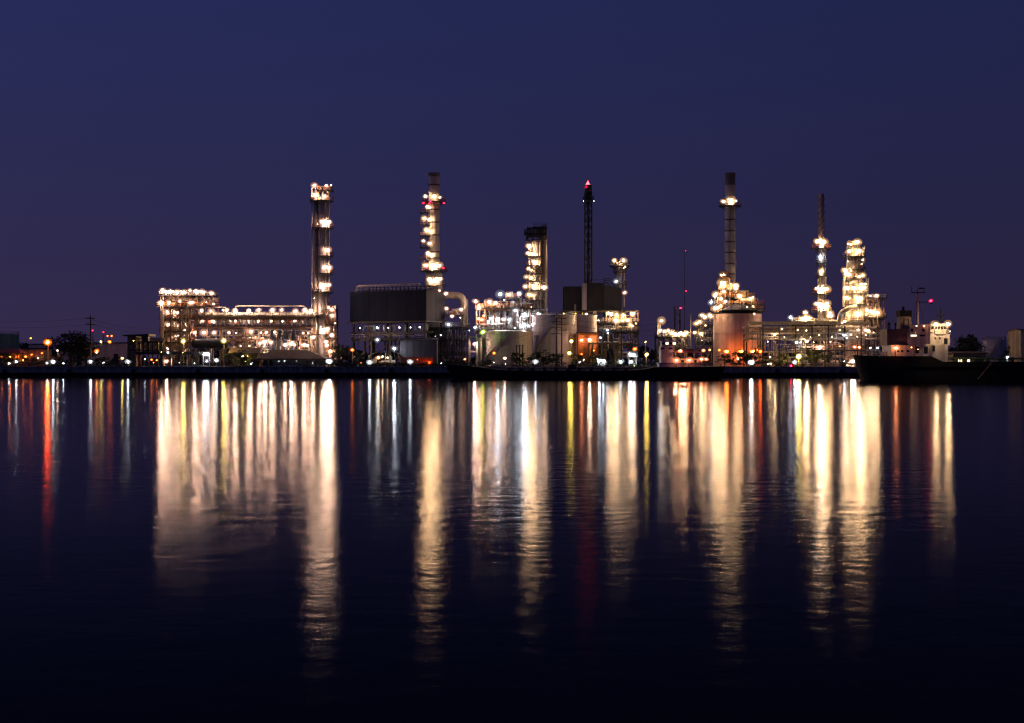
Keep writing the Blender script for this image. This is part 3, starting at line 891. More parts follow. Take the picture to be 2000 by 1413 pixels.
# side structure on the right foot of the column
xs = [X(p, D) for p in (639, 648, 657)]
zs = [Z(p, D) for p in (690, 662, 635, 606)]
frame(T, xs, [D - 3, D + 3], zs, GZ, 'brown', .34, .7, random.Random(5))
for z in zs: deck(T, xs[0] - .2, xs[-1] + .3, D - 3.4, D + 3.2, z, 'orange')
pipes(T, xs[0], xs[-1], D - 2.5, D + 2, GZ + 1, zs[-1] + 1.5, 24, 8, (.09, .22))
lamps(T, D - 3.8, [(642, 601, 'p', .8), (648, 604, 'p', .9), (649, 617, 'p', 1.5), (638, 675, 'p', 1.3), (637, 668, 'p', 1.0), (645, 687, 'p', 1.1), (655, 632, 'p', .5)])
pipes(T, X(604, D), X(640, D), D - 2, D + 3, GZ + 1, Z(655, D), 14, 18, (.1, .25))


# ------------------------------------------------------------------ pavilion and yard on the quay in front
D = 437
T = Thing('pavilion', 'low pavilion with wide brown hipped roof and lit glass front', 'building', (X(575, D), D + 5, GZ))
e, rg = Z(701, D), Z(683.5, D)
T.part('roof', MB().add([(X(500, D), D - 1.5, e), (X(640, D), D - 1.5, e), (X(640, D), D + 12, e), (X(500, D), D + 12, e), (X(527, D), D + 5, rg), (X(594, D), D + 5, rg),
                        (X(500, D), D - 1.5, e - .3), (X(640, D), D - 1.5, e - .3), (X(640, D), D + 12, e - .3), (X(500, D), D + 12, e - .3)],
       [(0, 1, 5, 4), (1, 2, 5), (2, 3, 4, 5), (3, 0, 4), (9, 8, 7, 6), (6, 7, 1, 0), (7, 8, 2, 1), (8, 9, 3, 2), (9, 6, 0, 3)]), 'roof')
T.part('back_wall', MB().box(X(512, D), X(628, D), D + 9.5, D + 9.8, GZ, e - .35), 'white')
for i, px in enumerate((524, 537, 553, 567, 581, 597, 612, 626)):
    T.part('post', MB().box(X(px, D) - .14, X(px, D) + .14, D - .14, D + .14, GZ, e - .35), 'white')
for a, b in ((537, 553), (553, 567), (567, 581)):
    T.part('counter', MB().box(X(a + .8, D), X(b - .8, D), D - .1, D + .5, GZ, Z(713, D)), 'white')
    T.part('mullion', MB().box(X((a + b) / 2, D) - .05, X((a + b) / 2, D) + .05, D + .1, D + .18, Z(713, D), e - .4), 'dark')
T.part('side_wall', MB().box(X(514, D), X(523, D), D, D + 9, GZ, e - .4), 'wood')
T.part('kiosk', MB().box(X(598, D), X(610, D), D - .6, D + 2, GZ, Z(705, D)), 'brown')
for px, k, s in ((556, 'w', .42), (567, 'w', .35), (545, 'w', .35), (580, 'w', .3), (612, 'a', .3), (518, 'w', .3)):
    lamp(T, px, 705.5, D + 3, k, s)
lamps(T, D - 1, [(610, 710, 'w', .3), (490, 711, 'w', .5), (493, 709, 'w', .3)])
sh = shed('low_shelter', 'dark low roofed shelter left of the brown pavilion', 452, 502, 441, 690, 6, 'wood', 'roof', 5, .8, roof_h=1.6)
T = sh
lamps(T, 439.5, [(474, 696, 'y', .6), (479, 706, 'g', .5), (484, 696, 'y', .3), (463, 702, 'y', .25)])
for i, (px, w, yt, lab) in enumerate([(470, 34, 683, 'shrub beside the dark shelter left of the pavilion'), (492, 26, 702, 'rounded topiary shrub before the left end of the pavilion'), (553, 16, 714, 'tiny shrub before the pavilion glass front'),
                                      (590, 22, 710, 'shrub before the brown kiosk of the pavilion'), (648, 24, 700, 'shrub at the right end of the pavilion'), (604, 18, 714, 'small shrub right of the pavilion kiosk')]):
    shrub(lab, px, 433.5 + (i % 2), yt, w, i + 1)
for px, w, yt, k, lab in ((668, 40, 672, 'round', 'leafy tree between the pavilion and the big dark box'), (690, 34, 684, 'round', 'low tree under the left foot of the big dark box'), (448, 30, 684, 'dark', 'dark tree behind the shelter left of the pavilion')):
    tree('leafy_tree', lab, px, 446, yt, w, k, int(px), None, .3)

# ------------------------------------------------------------------ big dark heater box on legs
FL, FRc = Vector((X(684, 470), 470, 0)), Vector((X(832, 455), 455, 0))
ax = (FRc - FL).normalized(); ay = Vector((-ax.y, ax.x, 0))
LEN, DEP = (FRc - FL).length, 10.0
HB = Thing('furnace_box', 'big dark windowless furnace box raised on legs with railed roof', 'furnace', tuple(FL.lerp(FRc, .5) + ay * DEP / 2 + Vector((0, 0, GZ))))


def hb(u, v, z): return FL + ax * u + ay * v + Vector((0, 0, z))


def hbox(u0, u1, v0, v1, z0, z1):
    vs = [hb(u, v, z) for z in (z0, z1) for v in (v0, v1) for u in (u0, u1)]
    return MB().add(vs, [(0, 2, 3, 1), (4, 5, 7, 6), (0, 1, 5, 4), (1, 3, 7, 5), (3, 2, 6, 7), (2, 0, 4, 6)])


zb, zt = 16.6, 25.6
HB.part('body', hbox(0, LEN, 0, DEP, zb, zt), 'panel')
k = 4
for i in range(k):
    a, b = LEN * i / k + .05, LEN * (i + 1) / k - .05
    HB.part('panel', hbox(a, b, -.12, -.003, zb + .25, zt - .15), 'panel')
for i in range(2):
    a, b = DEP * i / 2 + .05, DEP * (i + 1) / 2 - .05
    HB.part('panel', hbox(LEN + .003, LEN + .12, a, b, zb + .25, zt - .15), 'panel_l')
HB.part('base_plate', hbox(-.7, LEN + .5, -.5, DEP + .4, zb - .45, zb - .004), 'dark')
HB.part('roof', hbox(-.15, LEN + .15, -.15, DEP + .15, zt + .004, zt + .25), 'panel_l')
mb = MB(); railing_line(mb, [hb(2.5, .4, zt + .25), hb(LEN - .5, .4, zt + .25), hb(LEN - .5, DEP - .4, zt + .25)], 1.3, .06, 1.3)
HB.part('railing', mb, 'steel')
HB.part('roof_pipe', MB().tube([hb(1.6, .9, zt + .2), hb(1.9, .9, zt + 1.9), hb(3.2, .9, zt + 2.0), hb(LEN - 3, .9, zt + 2.0)], .2, 8, .8), 'tan')
for i in range(15):
    HB.part('roof_nozzle', MB().lathe([(.3, 0), (.3, 1.0), (.42, 1.0), (.42, 1.2)], *hb(4 + i * 1.5, 2.2, 0)[:2], zt + .25, 8), 'panel_l')
for u in (.8, LEN * .27, LEN * .52, LEN * .77, LEN - .8):
    for v in (.8, DEP - .8):
        HB.part('leg', hbox(u - .3, u + .3, v - .3, v + .3, GZ, zb - .46), 'dark')
for z in (13.4, 11.3):
    HB.part('beam', hbox(-.2, LEN + 2, .55, .95, z - .5, z), 'dark')
    HB.part('beam', hbox(-.2, LEN + 2, DEP - .95, DEP - .55, z - .5, z), 'dark')
HB.part('burner_deck', hbox(.2, LEN - .2, -.6, DEP - 1.2, 11.35, 11.5), 'dark')
mb = MB(); railing_line(mb, [hb(.3, -.5, 11.5), hb(LEN - .3, -.5, 11.5)], 1.2, .06, 1.8)
HB.part('railing', mb, 'steel')
for a, b in ((.8, LEN * .27), (LEN * .27, LEN * .52), (LEN * .52, LEN * .77)):
    HB.part('brace', MB().bar(hb(a, .75, GZ), hb(b, .75, 11), .25), 'dark')
for i in range(14):
    u = 1.5 + i * (LEN - 3) / 13
    HB.part('burner', MB().lathe([(.35, 0), (.45, .3), (.45, 1.6), (.3, 1.9)], *hb(u, 2.5, 0)[:2], zb - 3.0, 8), 'steel' if i % 2 else 'brown')
g = random.Random(77)
for i in range(22):
    u, v = g.uniform(0, LEN), g.uniform(.8, 6)
    z0, z1 = g.uniform(4, 9), g.uniform(10, 13)
    HB.part('pipe', MB().tube([hb(u, v, z0), hb(u, v, z1), hb(min(LEN, u + g.uniform(-5, 5)), v, z1)], g.uniform(.1, .24), 7, .6), g.choice(['steel', 'dark', 'panel_l']))
for u, k, s in ((3.6, 'w', .5), (10.2, 'w', .8), (14.3, 'w', .5), (18.5, 'w', .85), (22.6, 'w', .5), (26.0, 'w', .8)):
    p = hb(u, .2, 14.6)
    o = HB.put('floodlight', FLOOD_ARM, p, None, s); globe(HB, k, o)
HB.part('light_shelf', hbox(5.5, 8.2, -.2, 1.2, 15.1, 15.2), 'white'); HB.part('light_shelf', hbox(15.6, 18.2, -.2, 1.2, 15.1, 15.2), 'white')
# compressor shelter and purple-grey wall under the box
D = 449
T = Thing('compressor_shelter', 'pale curved-roof compressor shelter under the big dark box', 'shelter', (X(740, D), D, GZ))
mb = MB(); n = 10; pts = []
for i in range(n + 1):
    a = math.pi * i / n
    pts.append((X(752, D) - S(34, D) * math.cos(a), GZ + 2.6 + S(20, D) * math.sin(a) * .6))
vs = [(x, y, z) for y in (D + 1, D + 9) for x, z in pts]
mb.add(vs, [(i, i + 1, n + 2 + i, n + 1 + i) for i in range(n)], True)
T.part('curved_roof', mb, 'white')
for px in (720, 752, 784):
    for y in (D + 1.3, D + 8.7): column_part(T, X(px, D), y, GZ, GZ + (2.6 if px != 752 else 4.0), .22, 'steel', 'post')
equipment(T, X(724, D), X(780, D), D + 2, D + 7, GZ, 6, 12)
lamps(T, D - .5, [(737, 664, 'w', 1.3), (770, 681, 'w', 1.2), (739, 699, 'a', .9), (747, 697, 'a', .6), (757, 699, 'a', .55), (667, 700, 'a', .5), (692, 698, 'a', .4)])
sh = shed('control_building', 'purple-grey windowless building wall below the furnace box', 781, 853, 452, 664, 8, 'mauve', 'panel_l', 5, .3)
for i in range(12):
    sh.part('fence_panel', MB().box(X(783 + i * 5.2, 446), X(787.4 + i * 5.2, 446), 445.9, 446, GZ, Z(698, 446)), 'orange')
lamps(sh, 444.8, [(838, 709, 'd', .9), (800, 703, 'o', .35), (815, 703, 'o', .35)])

# frame right of the furnace box, foot of the stack
D = 462
T = Thing('pipe_tower', 'dark open pipe tower at the foot of the first stack', 'refinery unit', (X(885, D), D, GZ))
xs = [X(p, D) for p in (853, 868, 884, 900, 914)]
zs = [Z(p, D) for p in (690, 664, 640)]
frame(T, xs, [D, D + 6], zs, GZ, 'dark', .4, .4, random.Random(11))
for z in zs: deck(T, xs[0] - .3, xs[-1] + .3, D - .6, D + 6.5, z, 'steel')
pipes(T, xs[0], xs[-1], D - .3, D + 5, GZ + 1, zs[-1] + 1, 34, 21, (.09, .24), ('steel', 'tan', 'dark', 'brown'))
for i in range(10):
    T.part('riser_pipe', MB().tube([(X(858 + i * 5, D), D - .9, GZ), (X(858 + i * 5, D), D - .9, Z(642 + (i % 3) * 6, D))], .15, 7), 'panel_l')
lamps(T, D - 1.3, [(876, 634, 'w', 1.2), (861, 655, 'w', .35), (850, 657, 'w', .25), (858, 568, 'p', .6), (908, 702, 'q', .5), (862, 710, 'w', .5)])
deck(T, X(866, D), X(905, D), D - 1, D + 4, Z(617, D), 'steel')
for px in (868, 903): column_part(T, X(px, D), D - .6, zs[-1], Z(617, D), .3, 'dark')
equipment(T, X(872, D), X(900, D), D, D + 3, Z(617, D) + .25, 5, 5, .7)
lamps(T, D - 1.5, [(871, 574, 'p', 1.2), (872, 603, 'p', 1.2), (901, 605, 'p', 1.1), (883, 618, 'p', .8), (899, 621, 'p', .4)])
# bent duct
D = 468
T = Thing('bent_duct', 'fat pale elbow duct turning down beside the first stack', 'duct', (X(905, D), D, Z(640, D)))
r = S(6.6, D)
T.part('duct', MB().tube([(X(858, D), D, Z(577, D)), (X(906, D), D, Z(577, D)), (X(906, D), D, Z(641, D))], r, 18, 2.6), 'tan')
for py in (600, 620, 636): T.part('band', MB().ring(X(906, D), D, Z(py, D), r - .05, r + .12, .2), 'steel')
for px in (913.5,): T.part('drain_pipe', MB().tube([(X(px, D), D - .5, Z(585, D)), (X(px, D), D - .5, Z(640, D))], .12, 6), 'white')

# ------------------------------------------------------------------ first stack
def stack(T, px, D, rtop, rbot, ytop, ybot, rings, cap_y=None, m='stack'):
    cx, z0, z1 = X(px, D), Z(ybot, D), Z(ytop, D)
    r0, r1 = S(rbot, D), S(rtop, D)
    zc = Z(cap_y, D) if cap_y else z1
    def rad(z): return r0 + (r1 - r0) * (z - z0) / (z1 - z0)
    prof = [(r0 * 1.05, 0), (r0, .3)]
    for py in sorted(rings, reverse=True):
        z = Z(py, D)
        if z < zc: prof += [(rad(z), z - z0 - .14), (rad(z) + .1, z - z0 - .12), (rad(z) + .1, z - z0 + .12), (rad(z), z - z0 + .14)]
    prof.append((rad(zc), zc - z0))
    if not cap_y:
        prof += [(r1 * .88, z1 - z0), (r1 * .88, z1 - z0 - 2)]
    T.part('flue', MB().lathe(prof, cx, D, z0, 28), m)
    for py in rings:
        T.part('band', MB().ring(cx, D, Z(py, D) - .17, rad(Z(py, D)) - .05, rad(Z(py, D)) + .16, .34, n=28), 'dark')
    if cap_y:
        T.part('flue_tip', MB().lathe([(rad(zc) + .06, .003), (r1 + .06, z1 - zc), (r1 + .14, z1 - zc + .05), (r1 + .14, z1 - zc + .4), (r1 * .88, z1 - zc + .4), (r1 * .88, z1 - zc - 2)], cx, D, zc, 28), 'stack_top')
    return cx, rad


D = 474
T = Thing('chimney_stack', 'round steel stack with lit ladder platforms rising behind the furnace box', 'chimney', (X(847, D), D, GZ))
cx, rad = stack(T, 847.8, D, 10.6, 11.2, 341, 640, (362, 410, 435, 460, 493, 505), 346)
T.part('base_drum', MB().lathe([(S(16, D), 0), (S(16, D), Z(536, D) - Z(640, D)), (S(11.5, D), Z(531, D) - Z(640, D))], cx, D, Z(640, D), 28), 'stack')
T.part('base_frame', MB().box(cx - 3, cx + 3, D - 3, D + 3, GZ, Z(640, D)), 'dark')
platform(T, cx, D, Z(396, D), rad(60), rad(60) + 1.9, 0, 360, 'red')
platform(T, cx, D, Z(531, D), rad(30), rad(30) + 2.4, 0, 360, 'red')
platform(T, cx, D, Z(560, D), S(16, D), S(16, D) + 1.1, 150, 390)
lx = cx - rad(50) - .9
for py in (418, 442, 464, 486, 510):
    deck(T, lx - 1.6, lx + 1.4, D - 2.6, D + .4, Z(py, D), 'brown')
for a, b, o in ((396, 418, .7), (418, 442, -.7), (442, 464, .7), (464, 486, -.7), (486, 510, .7), (510, 531, -.7)):
    ladder(T, lx + o, D - 1.8, Z(b, D), Z(a, D))
lamps(T, D - 2.7, [(831, 384, 'a', 1.3), (848, 384, 'a', 2.0), (859, 386, 'a', .9), (835, 404, 'a', 1.2), (839, 406, 'a', .9), (829, 427, 'a', 1.5), (839, 429, 'a', 1.2), (833, 449, 'a', 1.2), (840, 452, 'a', 1.5), (827, 471, 'a', 1.1), (839, 476, 'a', 1.2),
                   (836, 495, 'a', 1.5), (842, 498, 'a', 1.5), (832, 519, 'a', 1.5), (845, 519, 'a', 1.7), (858, 519, 'a', 1.4), (839, 546, 'a', 1.7), (843, 549, 'a', 1.4), (853, 546, 'a', 1.5), (860, 545, 'a', 1.3)], True)
lamps(T, D - 3.4, [(827, 397, 'r', .6), (841, 393.5, 'r', .8), (867, 397, 'r', .7), (834, 524, 'r', .5), (866, 524, 'r', .6), (838, 398, 'r', .5)])

# ------------------------------------------------------------------ middle process unit
D = 462
T = Thing('reactor_unit', 'white-lit reactor unit with short upright vessels left of the middle column', 'refinery unit', (X(985, D), D, GZ))
xs = [X(p, D) for p in (930, 948, 966, 984, 1002, 1020, 1036)]
zs = [Z(p, D) for p in (668, 646, 603)]
frame(T, xs, [D, D + 8], zs, GZ, 'brown', .4, .35, random.Random(13))
deck(T, xs[0] - .5, xs[-1] + .5, D - .8, D + 8.6, zs[1], 'steel'); deck(T, xs[0] - .5, xs[-1] + .5, D - .8, D + 8.6, zs[2], 'orange')
deck(T, X(986, D), X(1020, D), D, D + 7, Z(583, D), 'orange')
for px in (988, 1018): column_part(T, X(px, D), D + .3, zs[2], Z(583, D), .32, 'brown')
for i, px in enumerate((947, 960, 973, 985, 997, 1009)):
    vessel(T, px, D + 1.4, 4.0, 608, 645, 'white', (620, 634), 'vessel', 16)
equipment(T, X(934, D), X(1030, D), D + .5, D + 6, zs[2] + .25, 12, 31, .75)
equipment(T, X(988, D), X(1016, D), D + .5, D + 5, Z(583, D) + .25, 5, 32, .6)
equipment(T, X(934, D), X(1034, D), D + .2, D + 6, zs[1] + .25, 14, 33)
pipes(T, xs[0], xs[-1], D - .4, D + 7, zs[0], zs[2] + 2.0, 60, 34, (.09, .26), ('tan', 'steel', 'white', 'tan', 'brown'))
pipes(T, xs[0], xs[-1], D - .4, D + 3, zs[2] + .3, zs[2] + 3, 16, 35, (.07, .16))
lamps(T, D - 1.6, [(929, 589, 'p', 1.5), (956, 590, 'p', 1.5), (968, 592, 'p', 1.1), (935, 601, 'p', 1.1), (977, 575, 'w', 1.7), (993, 576, 'p', 1.2), (1014, 574, 'w', 1.7), (935, 623, 'q', 1.0), (941, 625, 'q', 1.1), (985, 586, 'p', .5),
                   (1007, 607, 'w', 1.6), (1026, 615, 'w', 1.7), (1054, 614, 'w', 1.2), (1051, 613, 'w', .7), (1024, 635, 'w', 1.4), (1032, 637, 'w', 1.1), (928, 640, 'w', 1.0), (1006, 641, 'w', .5), (917, 646, 'w', .35)])
lamps(T, D - .2, [(945, 617, 'q', .8), (959, 622, 'w', 1.3), (972, 624, 'w', 1.3), (983, 624, 'p', 1.2), (995, 624, 'w', 1.4), (954, 628, 'w', .8)])
T.part('gantry', MB().box(X(1018, D), X(1040, D), D - 1, D - .7, Z(594, D), Z(592, D)), 'white')

# middle twin column
D = 470
T = Thing('clad_column', 'dark-topped stout column with amber lit ladders in the middle of the plant', 'refinery column', (X(1048, D), D, GZ))
cx, _, r = vessel(T, 1047, D, 8.2, 470, 714, 'stack', (495, 515, 535, 556, 580, 600), 'main_column')
cx2, _, r2 = vessel(T, 1061.5, D + 2, 6.2, 440, 714, 'tan', (480, 520, 560), 'slim_column')
for py in (471, 503, 521, 537, 551, 569, 588, 604): platform(T, cx, D, Z(py, D), r, r + 2.0, 150, 320, 'brown')
xs = [X(p, D) for p in (1030, 1042, 1055, 1066)]
frame(T, xs, [D - 2, D + 4], [Z(458, D), Z(445, D)], Z(470, D), 'dark', .34, .8, random.Random(4))
deck(T, xs[0] - 1, xs[-1] + .2, D - 2.3, D + 4.2, Z(458, D), 'dark'); deck(T, xs[1], xs[-1] + .2, D - 2.3, D + 4.2, Z(446, D), 'dark')
equipment(T, xs[0], xs[-1] - 1, D - 1.5, D + 3, Z(458, D) + .25, 5, 41, .6)
deck(T, X(1024, D), xs[0], D - 2, D + 1, Z(459, D), 'dark')
lx = X(1035, D)
for a, b in ((471, 503), (503, 521), (521, 537), (537, 551), (551, 569), (569, 588), (588, 604)):
    ladder(T, lx, D - r * .5 - .6, Z(b, D), Z(a, D))
T.part('riser_pipe', MB().tube([(X(1033.5, D), D - .8, Z(620, D)), (X(1033.5, D), D - .8, Z(478, D)), (cx, D - .3, Z(471, D))], .22, 8, .8), 'tan')
T.part('riser_pipe', MB().tube([(X(1054.5, D), D - .8, Z(640, D)), (X(1054.5, D), D - .8, Z(470, D))], .26, 8), 'tan')
T.part('riser_pipe', MB().tube([(X(1068, D), D - .3, Z(640, D)), (X(1068, D), D - .3, Z(443, D))], .18, 8), 'tan')
lamps(T, D - r - 1.3, [(1033, 481, 'a', 1.4), (1031, 495, 'a', 1.0), (1040, 497, 'a', 1.2), (1044, 512, 'a', 1.5), (1042, 510, 'a', .8), (1032, 525, 'a', 1.0), (1038, 528, 'a', .8), (1028, 541, 'a', 1.0), (1037, 543, 'a', 1.3), (1026, 560, 'a', 1.4), (1042, 558, 'a', 1.4), (1033, 576, 'a', 1.3), (1038, 577, 'a', 1.3), (1038, 600, 'a', .4)], True)
lamps(T, D - 4, [(1063, 562, 'p', 1.6)])
xs = [X(p, D) for p in (1056, 1068)]
frame(T, xs, [D - 3.6, D], [Z(640, D), Z(604, D), Z(568, D)], GZ, 'steel', .3, .9, random.Random(8))
deck(T, xs[0] - .3, xs[-1] + .3, D - 4, D, Z(568, D), 'steel')

# pale tanks on the bank
storage_tank('storage_tank', 'low wide pale tank with orange light streaks', 991, 452, 50, 648, 'tank', rings=3)
storage_tank('storage_tank', 'tall pale tank behind the crossarm power pole', 1083, 458, 44, 616, 'tank', rings=4)
storage_tank('storage_tank', 'pale tank edged in orange light right of the power pole', 1140, 462, 26, 616, 'tank', rings=4, stair=False)
D = 447
T = Thing('portal_frame', 'small white portal frame left of the low wide tank', 'frame', (X(925, D), D, GZ))
for px in (917, 932): T.part('post', MB().box(X(px, D) - .25, X(px, D) + .25, D - .25, D + .25, GZ, Z(658, D)), 'white')
for py in (658, 687): T.part('crossbar', MB().box(X(917, D), X(932, D), D - .2, D + .2, Z(py, D) - .25, Z(py, D) + .2), 'white')
T.part('wall', MB().box(X(934, D), X(941, D), D, D + 4, GZ, Z(660, D)), 'white')
lamps(T, D - .6, [(927, 672, 'p', .9)])
for px, w_ in ((1009, 'left'), (1015, 'middle'), (1021, 'right')):
    T = Thing('mooring_post', w_ + ' one of three short dark posts before the low wide tank', 'post', (X(px, 436), 436, GZ), 'short dark posts before the low wide tank')
    T.part('post', MB().tube([(X(px, 436), 436, GZ), (X(px, 436), 436, Z(676, 436))], [.2, .15], 8), 'dark')
    T.part('cap', MB().lathe([(.3, 0), (.3, .15), (.12, .3), (.001, .32)], X(px, 436), 436, Z(676, 436), 8), 'dark')
for i, (px, w, yt, v, lab) in enumerate([(1014, 34, 686, 0, 'shrub round the three short dark posts'), (1060, 34, 682, 1, 'dark rounded shrub before the tall pale tank'), (1042, 26, 692, 2, 'low shrub just left of the dark rounded shrub'),
                                         (1090, 34, 688, 0, 'shrub at the foot of the crossarm pole'), (1126, 30, 690, 1, 'orange lit shrub before the orange building'), (1160, 30, 690, 2, 'orange lit shrub right of the orange building door'), (948, 30, 702, 0, 'low shrub before the low wide tank')]):
    shrub(lab, px, 434.5 + (i % 3), yt, w, v)

# ------------------------------------------------------------------ brown block building with flare behind it
D = 486
T = Thing('block_building', 'plain dark brown block building of three boxes on legs', 'building', (X(1160, D), D + 6, GZ))
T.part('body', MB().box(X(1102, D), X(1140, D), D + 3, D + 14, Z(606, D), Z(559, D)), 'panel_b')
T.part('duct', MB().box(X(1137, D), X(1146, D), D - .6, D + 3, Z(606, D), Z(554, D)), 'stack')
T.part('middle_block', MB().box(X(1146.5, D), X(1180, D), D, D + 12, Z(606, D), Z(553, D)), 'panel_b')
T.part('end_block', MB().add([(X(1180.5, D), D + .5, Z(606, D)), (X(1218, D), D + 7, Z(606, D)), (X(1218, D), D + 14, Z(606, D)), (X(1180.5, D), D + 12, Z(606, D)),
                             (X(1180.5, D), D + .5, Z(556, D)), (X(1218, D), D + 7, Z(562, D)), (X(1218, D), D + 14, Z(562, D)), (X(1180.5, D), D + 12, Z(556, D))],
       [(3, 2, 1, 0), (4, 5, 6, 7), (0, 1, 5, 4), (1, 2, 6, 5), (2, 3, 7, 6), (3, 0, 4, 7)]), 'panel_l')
for i in range(4):
    T.part('panel', MB().box(X(1103 + i * 8.5, D), X(1110.6 + i * 8.5, D), D + 2.88, D + 2.997, Z(605, D), Z(560, D)), 'panel_b')
    T.part('panel', MB().box(X(1147.5 + i * 8, D), X(1154.6 + i * 8, D), D - .12, D - .003, Z(605, D), Z(554, D)), 'panel_b')
mb = MB(); railing_line(mb, [(X(1147, D), D + .3, Z(553, D)), (X(1180, D), D + .3, Z(553, D))], 1.1, .05, 1.8); T.part('railing', mb, 'dark')
T.part('floor_plate', MB().box(X(1098, D), X(1222, D), D - 1, D + 15, Z(610, D), Z(606, D) - .01), 'dark')
for px in (1104, 1124, 1144, 1164, 1184, 1206):
    for y in (D, D + 12): column_part(T, X(px, D), y, GZ, Z(610, D), .55, 'dark', 'leg')
T.part('stub_pipe', MB().tube([(X(1124, D), D + 2.4, Z(605, D)), (X(1124, D), D + 2.4, Z(594, D))], .3, 8), 'stack')
lamps(T, D - 1.4, [(1101, 613, 'y', .4), (1119, 613, 'y', .55), (1124, 613, 'y', .6), (1138, 613, 'y', .4), (1145, 614, 'p', .9), (1220, 572, 'p', .9)])

D = 500
T = Thing('flare_stack', 'slender dark lattice flare stack with a small red flame', 'flare stack', (X(1149, D), D, GZ))
cx = X(1149, D)
T.part('riser', MB().tube([(cx, D, GZ), (cx, D, Z(372, D))], [.55, .45], 10), 'dark')
hw0, hw1, z0, z1 = S(7.2, D), S(6.5, D), GZ, Z(385, D)
for sx in (-1, 1):
    for sy in (-1, 1):
        T.part('leg', MB().bar((cx + sx * hw0, D + sy * hw0, z0), (cx + sx * hw1, D + sy * hw1, z1), .3), 'dark')
nb = 22
for i in range(nb):
    za, zb2 = z0 + (z1 - z0) * i / nb, z0 + (z1 - z0) * (i + 1) / nb
    w = hw0 + (hw1 - hw0) * i / nb
    mb = MB()
    for sy in (-1, 1):
        mb.bar((cx - w, D + sy * w, za), (cx + w, D + sy * w, zb2), .14); mb.bar((cx + w, D + sy * w, za), (cx - w, D + sy * w, zb2), .14)
        mb.bar((cx - w, D + sy * w, zb2), (cx + w, D + sy * w, zb2), .14)
    for sx in (-1, 1):
        mb.bar((cx + sx * w, D - w, za), (cx + sx * w, D + w, zb2), .14); mb.bar((cx + sx * w, D - w, zb2), (cx + sx * w, D + w, zb2), .14)
    T.part('lattice', mb, 'dark')
platform(T, cx, D, Z(393, D), .6, S(11, D), 0, 360, 'dark')
platform(T, cx, D, Z(384, D), .6, S(8, D), 0, 360, 'dark')
T.part('wind_shield', MB().lathe([(1.0, 0), (1.15, 1.6), (1.15, 3.2), (.95, 3.6), (.8, 3.6), (.8, 0)], cx, D, Z(383, D), 14), 'dark')
T.part('tip', MB().lathe([(.5, 0), (.6, .9), (.5, 1.3), (.4, 1.3), (.4, .3)], cx, D, Z(372, D), 12), 'dark')
T.part('flame', MB().lathe([(.3, 0), (.8, .5), (.9, 1.0), (.6, 1.7), (.25, 2.3), (.001, 2.9)], cx - .15, D, Z(370.5, D), 12), LM['f'])
glow_shell(T, 'r', None, (cx - .15, D, Z(366, D)), 1.0, 1.5)  # red glow shell added around the flame
lamps(T, D - 2.3, [(1140, 393, 'w', .3), (1160, 393, 'w', .25)])

# column behind the brown block
D = 494
T = Thing('slender_column', 'short column with twin star-bright lamps behind the brown block', 'refinery column', (X(1209, D), D, GZ))
cx, _, r = vessel(T, 1210, D, 5.4, 516, 714, 'stack', (540, 560, 580), 'shell')
platform(T, cx, D, Z(522, D), r, r + 2.3, 0, 360); platform(T, cx, D, Z(533, D), r, r + 1.2, 0, 360); platform(T, cx, D, Z(556, D), r, r + 1.6, 120, 400)
deck(T, X(1180, D), X(1204, D), D - 1, D + 1.5, Z(553, D), 'dark')
T.part('deck_strut', MB().bar((X(1183, D), D, Z(553, D)), (X(1203, D), D, Z(566, D)), .22), 'dark')
T.part('overhead_pipe', MB().tube([(cx, D, Z(517, D)), (cx, D, Z(510, D)), (cx + r + .6, D - .3, Z(510, D)), (cx + r + .6, D - .3, Z(600, D))], .24, 8, .6), 'tan')
ladder(T, cx - r * .7, D - r, Z(600, D), Z(522, D))
equipment(T, cx - 1.5, cx + 1.5, D - 2.2, D - 1.2, Z(522, D) + .2, 3, 3, .5)
lamps(T, D - r - 1.6, [(1200, 509, 'a', 1.5), (1218, 509, 'a', 1.4), (1212, 516, 'a', .5), (1221, 521, 'a', .6), (1218, 524, 'a', .35), (1203, 550, 'w', 1.5)])

# low unit right of the block
D = 464
T = Thing('pump_unit', 'low amber lit pump unit with white deck edges right of the brown block', 'refinery unit', (X(1208, D), D, GZ))
xs = [X(p, D) for p in (1161, 1178, 1196, 1214, 1232, 1246)]
zs = [Z(p, D) for p in (672, 648, 632)]
frame(T, xs, [D, D + 7], zs, GZ, 'dark', .38, .35, random.Random(17))
for z in zs[1:]: deck(T, xs[0] - .4, xs[-1] + .4, D - .7, D + 7.4, z, 'steel', m='panel_l')
for px in (1161, 1184, 1232, 1246): column_part(T, X(px, D), D + .2, zs[2], Z(608, D), .32, 'brown')
T.part('top_beam', MB().box(X(1160, D), X(1248, D), D, D + .4, Z(610, D), Z(607, D)), 'dark')
equipment(T, X(1186, D), X(1240, D), D + .3, D + 4, zs[2] + .25, 10, 23, .8)
equipment(T, X(1164, D), X(1240, D), D + .3, D + 5, zs[1] + .25, 8, 24, .7)
pipes(T, xs[0], xs[-1], D - .3, D + 6, GZ + 1, zs[2] + 2.5, 46, 25, (.08, .22))
lamps(T, D - 1.4, [(1188, 612, 'a', 1.2), (1194, 614, 'a', 1.3), (1204, 615, 'a', 1.4), (1217, 616, 'a', 1.6), (1236, 613, 'a', 1.4), (1204, 627, 'a', 1.5), (1216, 627, 'a', 1.1), (1226, 626, 'a', 1.2), (1231, 635, 'a', 1.1), (1235, 637, 'a', .7), (1186, 645, 'w', .6), (1187, 651, 'w', .5), (1242, 632, 'a', .4), (1169, 626, 'a', .4)])

